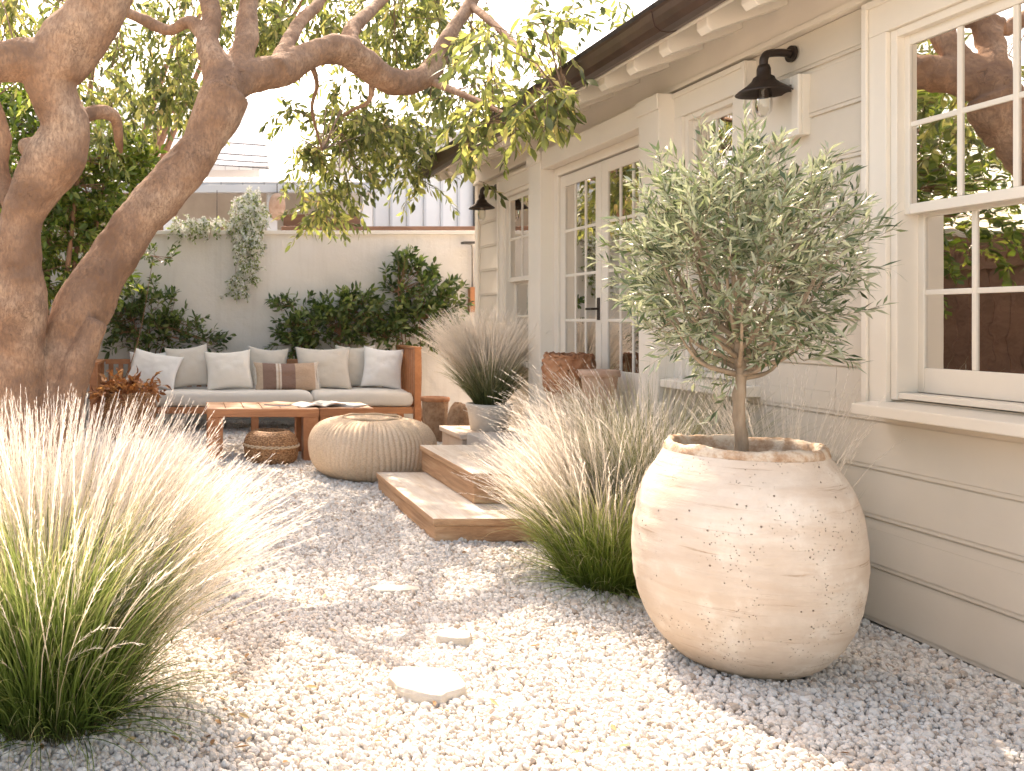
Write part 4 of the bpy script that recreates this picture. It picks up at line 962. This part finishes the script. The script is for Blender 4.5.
rp2.node.color_ramp.interpolation = 'CONSTANT'; MAT['page'] = k.fin(rp2, .45)
def magazine(x, y, z, rz, label, opened=True, cover=(.25,.3,.32)):
    t = empty('magazine', (x, y, z), label, 'magazine', None, rz)
    w, h = .23, .29
    if opened:
        for s in (-1, 1):
            vs = []; fs = []; n = 10
            for i in range(n+1):
                u = i/n; xx = s*w*u; zz = .006 + .03*math.sin(math.pi*min(1, u*1.1))*(1-u*.4) + (.02*u*u if s > 0 else 0)
                vs += [(xx, -h/2, zz), (xx, h/2, zz), (xx, -h/2, max(.001, zz-.012)), (xx, h/2, max(.001, zz-.012))]
            for i in range(n):
                a = 4*i; b = a+4; fs += [(a, b, b+1, a+1), (a+2, a+3, b+3, b+2), (a, a+2, b+2, b), (a+1, b+1, b+3, a+3)]
            fs += [(4*n, 4*n+2, 4*n+3, 4*n+1)]
            MB().add(vs, fs).build('page', MAT['page'] if s > 0 else MAT['paper'], t, smooth=False, local=True)
        MB().box(-.02, .02, -h/2, h/2, 0, .005).build('spine', MAT['paper'], t, local=True)
    else:
        MB().box(-w/2, w/2, -h/2, h/2, 0, .012).build('pages', MAT['paper'], t, local=True)
        k = N('cover'); MB().box(-w/2-.002, w/2+.002, -h/2-.002, h/2+.002, .0125, .0145).build('cover', mottled('cover', cover, tuple(min(.8, c*1.8) for c in cover), 7, .4, 0), t, local=True)
magazine(1.22, 8.62, .481, .35, 'open magazine with printed pages spread across both tables')
magazine(.88, 8.72, .481, -.5, 'closed magazine with a tan cover on the long table', False, (.45,.27,.17))
magazine(1.52, 8.66, .477, .8, 'closed magazine with a blue grey cover on the small table', False, (.33,.40,.43))

# round basket with a hole, under the table
k = N('wicker'); v = k.coord(); sxyz = k.n('ShaderNodeSeparateXYZ'); k.l(v, sxyz.inputs[0])
w1_ = k.n('ShaderNodeTexNoise'); w1_.inputs['Scale'].default_value = 55; k.l(k.coord((1,1,2.2)), w1_.inputs['Vector'])
col = k.ramp(w1_.outputs['Fac'], [(.35, (.16,.075,.03)), (.52, (.36,.19,.09)), (.68, (.52,.31,.16))]); MAT['wicker'] = k.fin(col, .7, k.bump(w1_.outputs['Fac'], .8, .012))
k = N('pale_rope'); v = k.coord((1,1,1)); n_ = k.noise(v, 90, 4); col = k.ramp(k.noise(v, 7, 5), [(.3, (.52,.38,.25)), (.7, (.68,.53,.38))]); col = k.mix(.3, col, k.ramp(n_, [(.3, (.36,.25,.15)), (.7, (.74,.62,.48))]))
MAT['rope'] = k.fin(col, .85, k.bump(n_, .6, .006), spec=.1)
bs = empty('wicker_basket', (.74, 8.22, 0), 'low round brown wicker basket with a round hole in the top under the long table', 'basket')
def weave(n, dz, amt):
    def fn(r, z, a, i):
        return r + amt*math.sin(a*n + (math.pi if int(z/dz) % 2 else 0))*(1 if r > .1 else 0), z
    return fn
bp = [tuple(q) for q in spline([(.20,.0), (.235,.05), (.245,.13), (.245,.165)], 5)]
m = MB(); m.lathe(bp, 180, (0,0,0), weave(45, .022, .0035)); m.build('lower_body', MAT['wicker'], bs, smooth=True, local=True)
bp = [tuple(q) for q in spline([(.246,.166), (.24,.21), (.21,.26), (.17,.29), (.135,.295), (.12,.28), (.115,.22), (.11,.10)], 5)]
m = MB(); m.lathe(bp, 180, (0,0,0), weave(45, .022, .0035)); m.f = m.f[:-2]; m.build('top_ring', MAT['wicker'], bs, smooth=True, local=True)
m = MB()
for ph in (0, math.pi):
    m.tube([((.25+.006*math.cos(i*.7+ph))*math.cos(i*math.pi/60), (.25+.006*math.cos(i*.7+ph))*math.sin(i*math.pi/60), .165+.009*math.sin(i*.7+ph)) for i in range(121)], .007, 6)
m.build('braid', MAT['rope'], bs, smooth=True, local=True)

# knitted pouf
pf = empty('knitted_pouf', (1.515, 7.50, 0), 'big round ribbed tan knitted pouf on the gravel beside the steps', 'pouf')
def pouffn(r, z, a, i):
    if r < .12: return r, z
    wob = .6*noise.noise(Vector((math.cos(a)*2.5, math.sin(a)*2.5, z*3)))
    aa = a + .05*noise.noise(Vector((math.cos(a)*2, math.sin(a)*2, z*4)))
    rib = abs(math.sin(aa*36)); f = min(1, (r-.12)/.12)
    return r*(1 + .012*wob) + .013*f*(rib**.6 - .6), z + .006*f*(rib**.6-.6)*(1 if z > .3 else 0) + .012*noise.noise(Vector((math.cos(a), math.sin(a), 5)))*(z/.5)
pp = [tuple(q) for q in spline([(.10,.0), (.30,.0), (.42,.03), (.495,.12), (.52,.24), (.505,.34), (.445,.425), (.35,.47), (.25,.483), (.20,.482), (.16,.470), (.08,.46), (.0,.46)], 6)]
m = MB(); m.lathe(pp, 72*10, (0,0,0), pouffn)
k = N('knit'); v = k.coord((1,1,1)); tx_ = k.coord((1,1,2.5)); n_ = k.noise(tx_, 75, 3); col = k.ramp(k.noise(v, 4, 4), [(.3, (.64,.48,.33)), (.7, (.78,.62,.46))]); col = k.mix(.45, col, k.ramp(n_, [(.35, (.46,.32,.20)), (.6, (.82,.67,.51))]))
MAT['knit'] = k.fin(col, .9, k.bump(n_, .7, .01), spec=.08)
m.build('cover', MAT['knit'], pf, smooth=True, local=True)
m = MB()
for rr in (.235,): m.tube([(rr*math.cos(i*math.pi/40), rr*math.sin(i*math.pi/40), .491 + .003*math.sin(i*.5)) for i in range(81)], .010, 8)
m.build('top_cord', MAT['rope'], pf, smooth=True, local=True)

# basket of dried leaves by the left end of the sofa
MAT['dry'] = leaf_mat('dried_leaf', [(0, (.16,.06,.03)), (.5, (.30,.13,.06)), (1, (.48,.26,.13))], .25, .7, .2)
db = empty('dried_leaf_basket', (-.66, 9.75, 0), 'rough basket heaped with rust brown dried leaves at the left end of the sofa', 'basket')
m = MB(); m.lathe([tuple(q) for q in spline([(.20,.0), (.25,.10), (.29,.3), (.27,.5), (.25,.52), (.22,.50), (.22,.40), (.0,.38)], 4)], 120, (0,0,0), weave(30, .03, .006)); m.build('basket_body', MAT['wicker'], db, smooth=True, local=True)
r_ = np.random.default_rng(8); n = 60; P = np.stack([r_.uniform(-.2,.2,n), r_.uniform(-.2,.2,n), r_.uniform(.42,.55,n)], 1); Cv = twig_curves(P, unit(P*np.array([2.2,1.5,0])+np.array([0,0,.35])), r_.uniform(.1,.25,n), .5, 4, .5, r_)
v, f = leaves_on(Cv, 7, .09, .045, .9, False, -.1, .5, .5, .4, .1, r_, .5, .5); link('dried_leaves', np_mesh('dried_leaves', v, f), MAT['dry'], db, local=True)

# potted feather grass on the stone block
MAT['crock'] = mottled('pale_crock', (.56,.51,.44), (.68,.64,.57), 9, .75, .3, 60)
gp_ = empty('grass_pot', (2.56, 7.70, .36), 'tapered cream pot of feather grass on the worn stone block', 'pot')
m = MB(); m.lathe([(.145,.0), (.155,.005), (.178,.17), (.192,.20), (.192,.225), (.182,.228), (.176,.215), (.165,.17), (.0,.165)], 56, (0,0,0), lambda r, z, a, i: (r*(1+.01*noise.noise(Vector((math.cos(a)*2, math.sin(a)*2, z*5)))), z)); m.build('pot_body', MAT['crock'], gp_, smooth=True, local=True)
MB().lathe([(.168,.190), (.0,.195)], 24).build('soil', MAT['soil'], gp_, local=True)
clump('potted feather grass with silvery plumes in the cream pot', (2.56, 7.70, .56),
      [dict(n=1500, rb=.11, h=.46, hs=.4, a0=.45, a1=.7, w=.0062, taper=.8)],
      [dict(n=1100, rb=.1, h=.80, hs=.25, a0=.36, a1=.5, lean=(0, 0), w=.0052, hl=.045, hairs=40, head=.5)], 'blade3', None, 15)

# rough pots by the sofa end, terracotta urns on the landing
MAT['terra'] = mottled('terracotta', (.30,.12,.055), (.50,.25,.13), 7, .85, .7, 30, .015)
MAT['terra2'] = mottled('dusty_terracotta', (.40,.23,.15), (.58,.40,.30), 9, .85, .5, 40, .01)
MAT['rough'] = mottled('rough_stone', (.26,.15,.085), (.46,.31,.20), 22, .95, 1.0, 60, .02)
def urn(name, label, x, y, z, prof, mat, amp=.02, seed=0, extra=None, fr=3):
    t = empty(name, (x, y, z), label, 'pot')
    m = MB(); m.lathe([tuple(q) for q in spline(prof, 5)], 72, (0,0,0), lambda r, zz, a, i: (r*(1+amp*noise.noise(Vector((math.cos(a)*fr, math.sin(a)*fr, zz*9+seed)))), zz + (amp*.6*noise.noise(Vector((math.cos(a)*2, math.sin(a)*2, seed))) if zz > prof[-3][1]*.8 else 0)))
    m.build('pot_body', MAT[mat], t, smooth=True, local=True)
    if extra: extra(t)
    return t
def rimring(t, r, z, w=.02, mat='terra'):
    m = MB(); m.lathe([(r-w, z-.02), (r+.012, z-.02), (r+.016, z), (r+.012, z+.022), (r-w*.6, z+.024), (r-w, z)], 48, (0,0,0), lambda rr, zz, a, i: (rr*(1+.012*noise.noise(Vector((math.cos(a)*4, math.sin(a)*4, i)))), zz), close=True); m.build('rim', MAT[mat], t, smooth=True, local=True)
urn('textured_pot', 'tall textured brown pot with a smooth rim at the right end of the sofa', 2.62, 9.62, 0, [(.10,0), (.115,.1), (.13,.3), (.137,.44), (.12,.445), (.11,.40), (.0,.38)], 'rough', .03, 3, lambda t: rimring(t, .137, .455, .03))
urn('stone_pot', 'short rounded rough stone pot beside the tall textured brown one', 2.80, 9.36, 0, [(.07,0), (.11,.08), (.125,.22), (.10,.37), (.06,.425), (.03,.43), (.0,.43)], 'rough', .06, 8)
def collar(t):
    m = MB()
    def fn(r, z, a, i):
        e = Vector((math.cos(a)*2.2, math.sin(a)*2.2, i*.5)); return r*(1+.12*noise.noise(e*1.4)+.05*noise.noise(e*4)), z + .03*noise.noise(e*1.9)
    m.lathe([tuple(q) for q in spline([(.150,.42), (.166,.46), (.172,.56), (.165,.64), (.155,.675), (.14,.67), (.135,.60)], 5)], 90, (0,0,0), fn); m.f = m.f[:-2]; m.build('torn_collar', MAT['terra'], t, smooth=True, local=True)
urn('terracotta_urn', 'tall rust red terracotta urn with a ragged collar on the landing by the doors', 2.66, 6.32, .381, [(.10,0), (.125,.12), (.142,.3), (.145,.48), (.135,.62), (.125,.63), (.115,.55), (.0,.5)], 'terra2', .02, 4, collar)
urn('terracotta_urn', 'slimmer terracotta pot with a flat rim standing in front of the ragged urn', 2.72, 5.98, .381, [(.07,0), (.085,.15), (.10,.4), (.112,.555), (.10,.56), (.09,.5), (.0,.46)], 'terra2', .012, 6, lambda t: rimring(t, .115, .565, .028, 'terra2'))

# ------------------------------------------------------------------ outdoor shower on the wall, fence cap, neighbours
MAT['steel'] = mottled('steel', (.30,.29,.28), (.42,.41,.40), 10, .35, 0, metallic=.8)
MAT['dark'] = mottled('dark_metal', (.03,.03,.03), (.06,.055,.05), 10, .5, 0)
t = empty('outdoor_shower', (3.62, 11.55, 1.4), 'thin outdoor shower pipe with a dark head on the back wall by the house corner', 'shower')
m = MB(); m.tube([(3.62, 11.52, 1.40), (3.62, 11.52, 2.22), (3.60, 11.50, 2.27), (3.54, 11.48, 2.28)], .016, 10); m.tube([(3.68, 11.55, 1.42), (3.69, 11.55, 2.2)], .008, 8); m.build('pipe', MAT['steel'], t, smooth=True)
MB().box(3.47, 3.62, 11.42, 11.54, 2.27, 2.30).build('shower_head', MAT['dark'], t, bevel=.006)
MB().box(3.58, 3.70, 11.50, 11.598, 1.40, 1.72).build('tap_board', MAT['teak'], t, bevel=.006)

MAT['brown'] = wood('brown_timber', (.12,.06,.035), (.20,.10,.06), (.27,.15,.10), (.3,2,3), 6, .7)
MAT['whiteboard'] = paint('white_boards', (.70,.70,.72)); MAT['greypaint'] = paint('grey_boards', (.52,.53,.56))
k = N('pale_shingle'); br = k.n('ShaderNodeTexBrick'); br.inputs['Scale'].default_value = 1; br.inputs['Color1'].default_value = (.46,.46,.48,1); br.inputs['Color2'].default_value = (.58,.58,.60,1); br.inputs['Mortar'].default_value = (.34,.34,.36,1)
br.inputs['Brick Width'].default_value = .34; br.inputs['Row Height'].default_value = .16; br.inputs['Mortar Size'].default_value = .012
tc = k.n('ShaderNodeTexCoord'); sx = k.n('ShaderNodeSeparateXYZ'); k.l(tc.outputs['Object'], sx.inputs[0]); cb = k.n('ShaderNodeCombineXYZ'); k.l(sx.outputs[0], cb.inputs[0]); k.l(k.math('ADD', sx.outputs[2], k.math('MULTIPLY', sx.outputs[1], .6)), cb.inputs[1]); k.l(cb.outputs[0], br.inputs['Vector'])
MAT['shingle'] = k.fin(br.outputs['Color'], .85, k.bump(br.outputs['Fac'], .4, .02))

# timber fence just behind the wall on the right
t = empty('timber_fence', (3.5, 12.3, 0), 'brown timber fence rail just above the right part of the garden wall', 'fence')
MB().box(1.25, 6.5, 12.28, 12.36, 2.36, 2.58).build('rail', MAT['brown'], t, bevel=.005)
for x in (1.3, 2.6, 3.9, 5.2, 6.4): MB().box(x, x+.1, 12.37, 12.46, 0, 2.5).build('post', MAT['brown'], t)

# board and batten building (right, behind the fence)
t = empty('batten_building', (5, 17, 0), 'white board and batten building with a flat top behind the fence', 'building')
m = MB(); m.box(3.25, 9.5, 16, 21, 0, 4.55); m.build('wall', MAT['whiteboard'], t)
m = MB()
for i in range(21): m.box(3.25+i*.30, 3.29+i*.30, 15.965, 15.999, 0, 4.5)
m.build('battens', MAT['greypaint'], t)
MB().box(3.0, 9.8, 15.7, 21.2, 4.551, 4.68).build('roof', MAT['greypaint'], t)
MB().tube([(5.05, 15.93, 0), (5.05, 15.93, 4.5)], .04, 10).build('downpipe', MAT['dark'], t)

# low carport house with shingle roof in the middle
t = empty('shingled_outbuilding', (1, 15.5, 0), 'low outbuilding with a pale shingle roof, white posts and a dark doorway beyond the wall', 'building')
m = MB(); m.prism([(14.2, 3.38), (17.8, 4.05), (17.8, 4.12), (14.15, 3.47)], -2.6, 2.95, axis='x'); m.build('roof', MAT['shingle'], t)
MB().box(-2.6, 2.95, 14.1, 14.2, 3.30, 3.42).build('eave_beam', MAT['greypaint'], t, bevel=.005)
MB().box(-2.6, 3.0, 16.0, 16.2, 0, 3.6).build('wall', mottled('beige_wall', (.50,.44,.38), (.60,.54,.48), 3, .8, .1), t)
for x in (-.42, 1.22, 2.72): MB().box(x, x+.16, 14.22, 14.38, 0, 3.32).build('post', MAT['whiteboard'], t, bevel=.004)
MB().box(1.55, 3.0, 14.9, 14.95, 0, 3.05).build('door', MAT['brown'], t); MB().box(.15, .8, 15.95, 15.99, 2.0, 3.0).build('window', mottled('tan_blind', (.34,.24,.16), (.44,.32,.22), 6, .8, 0), t)
MB().box(-.35, .0, 15.95, 15.99, 2.3, 2.9).build('window', MAT['dark'], t)
t = empty('hanging_lantern', (1.36, 14.05, 2.85), 'oval amber lantern hanging by the white post beyond the wall', 'lantern')
m = MB(); m.lathe([tuple(q) for q in spline([(.0,0), (.09,.05), (.13,.2), (.11,.35), (.05,.42), (.0,.43)], 4)], 20); m.build('lantern_shade', MAT['terra2'], t, smooth=True, local=True); MB().tube([(0,0,.43), (0,0,.58)], .008, 6).build('cord', MAT['dark'], t, local=True)
t = empty('wind_chime', (.42, 14.0, 2.7), 'small dark chime hanging under the eave beyond the vine', 'chime')
MB().tube([(0,0,.1), (0,0,.62)], .006, 5).build('cord', MAT['dark'], t, local=True)
m = MB(); [m.tube([(math.cos(a)*.05, math.sin(a)*.05, -.25), (math.cos(a)*.05, math.sin(a)*.05, .1)], .014, 6) for a in (0, 1.57, 3.14, 4.71)]; m.build('chime_tubes', MAT['brown'], t, local=True)

# tall shingled house behind
t = empty('shingled_house', (-1, 24, 0), 'tall pale house with a grey shingle roof far behind the trees', 'building')
m = MB(); m.box(-9, 1.75, 22.6, 30, 0, 5.1); m.build('wall', MAT['whiteboard'], t)
m = MB(); m.prism([(22.2, 5.0), (26, 7.6), (26, 7.7), (22.15, 5.1)], -9.3, 1.95, axis='x'); m.prism([(26, 7.6), (30.3, 5.0), (30.3, 5.1), (26, 7.7)], -9.3, 1.95, axis='x'); m.build('roof', MAT['shingle'], t)
m = MB(); m.add([(1.7,22.6,5.05),(1.7,26,7.55),(1.7,30,5.05),(1.6,22.6,5.05),(1.6,26,7.55),(1.6,30,5.05)], [(0,1,2),(5,4,3),(0,3,4,1),(1,4,5,2),(2,5,3,0)]); m.build('gable', MAT['whiteboard'], t)

# overhead cables
for i, (za, zb, lab) in enumerate(((6.0, 5.15, 'topmost thin cable strung across the sky gap behind the leaning trunk'), (5.72, 4.95, 'second thin cable from the top across the sky gap'), (5.55, 4.85, 'third thin cable from the top across the sky gap'), (5.42, 4.75, 'lowest thin cable across the sky gap behind the leaning trunk'))):
    pts = [(-7+24*u, 20, za + (zb-za)*u*1.2 - .5*math.sin(math.pi*u)) for u in [j/24 for j in range(25)]]
    tag(MB().tube(pts, .012, 5).build('power_cable', MAT['dark'], None), lab, 'cable', 'overhead cables')
for (x, zt, lab) in ((-7, 7, 'tall wooden pole at the left end of the overhead cables'), (17, 6, 'tall wooden pole at the right end of the overhead cables')): 
    tag(MB().tube([(x, 20, 0), (x, 20, zt)], [.16, .11], 12).build('utility_pole', MAT['brown'], None, smooth=True), lab, 'pole')

# ------------------------------------------------------------------ out of view on the left: fence and trees added for the window reflections
t = empty('added_side_fence', (-3.4, 5, 0), 'brown timber fence out of view on the left, added for the window reflections', 'fence')
m = MB()
for i in range(62): m.box(-3.45, -3.42, -3+i*.235, -3+i*.235+.215, 0, 2.3)
for z in (.4, 1.9): m.box(-3.419, -3.37, -3, 11.55, z, z+.1)
m.build('boards', MAT['brown'], t)
for i, (x, y, z, hh, rr_, lab) in enumerate(((-4.6, 9.5, 3.4, 2.0, 1.3, 'unseen dark leafy tree added for reflections over the far end of the side fence'), (-5.2, 5.5, 3.2, 1.8, 1.4, 'unseen dark leafy tree added for reflections over the middle of the side fence'), (-3.9, 13.2, 3.6, 2.1, 1.5, 'unseen dark leafy tree added for reflections beyond the corner of garden wall and side fence'))):
    s_ = 900/y
    shrub('leafy_tree', lab, (x, y, 0), [(PX + x*s_, PY - (z-H)*s_, rr_*s_, hh*s_*.55, y-1.4, y+1.4, 330), (PX + x*s_, PY - (z-1.2-H)*s_, rr_*.9*s_, hh*s_*.4, y-1.2, y+1.2, 160)], 'shrubleaf', .13, .055, 10, (.25,.5), .3, .2, 60+i, 'tree', nstem=8, rs=.06, crown='crown', group='unseen trees added for the window reflections')  # added dark crowns, out of view, to darken what the panes reflect
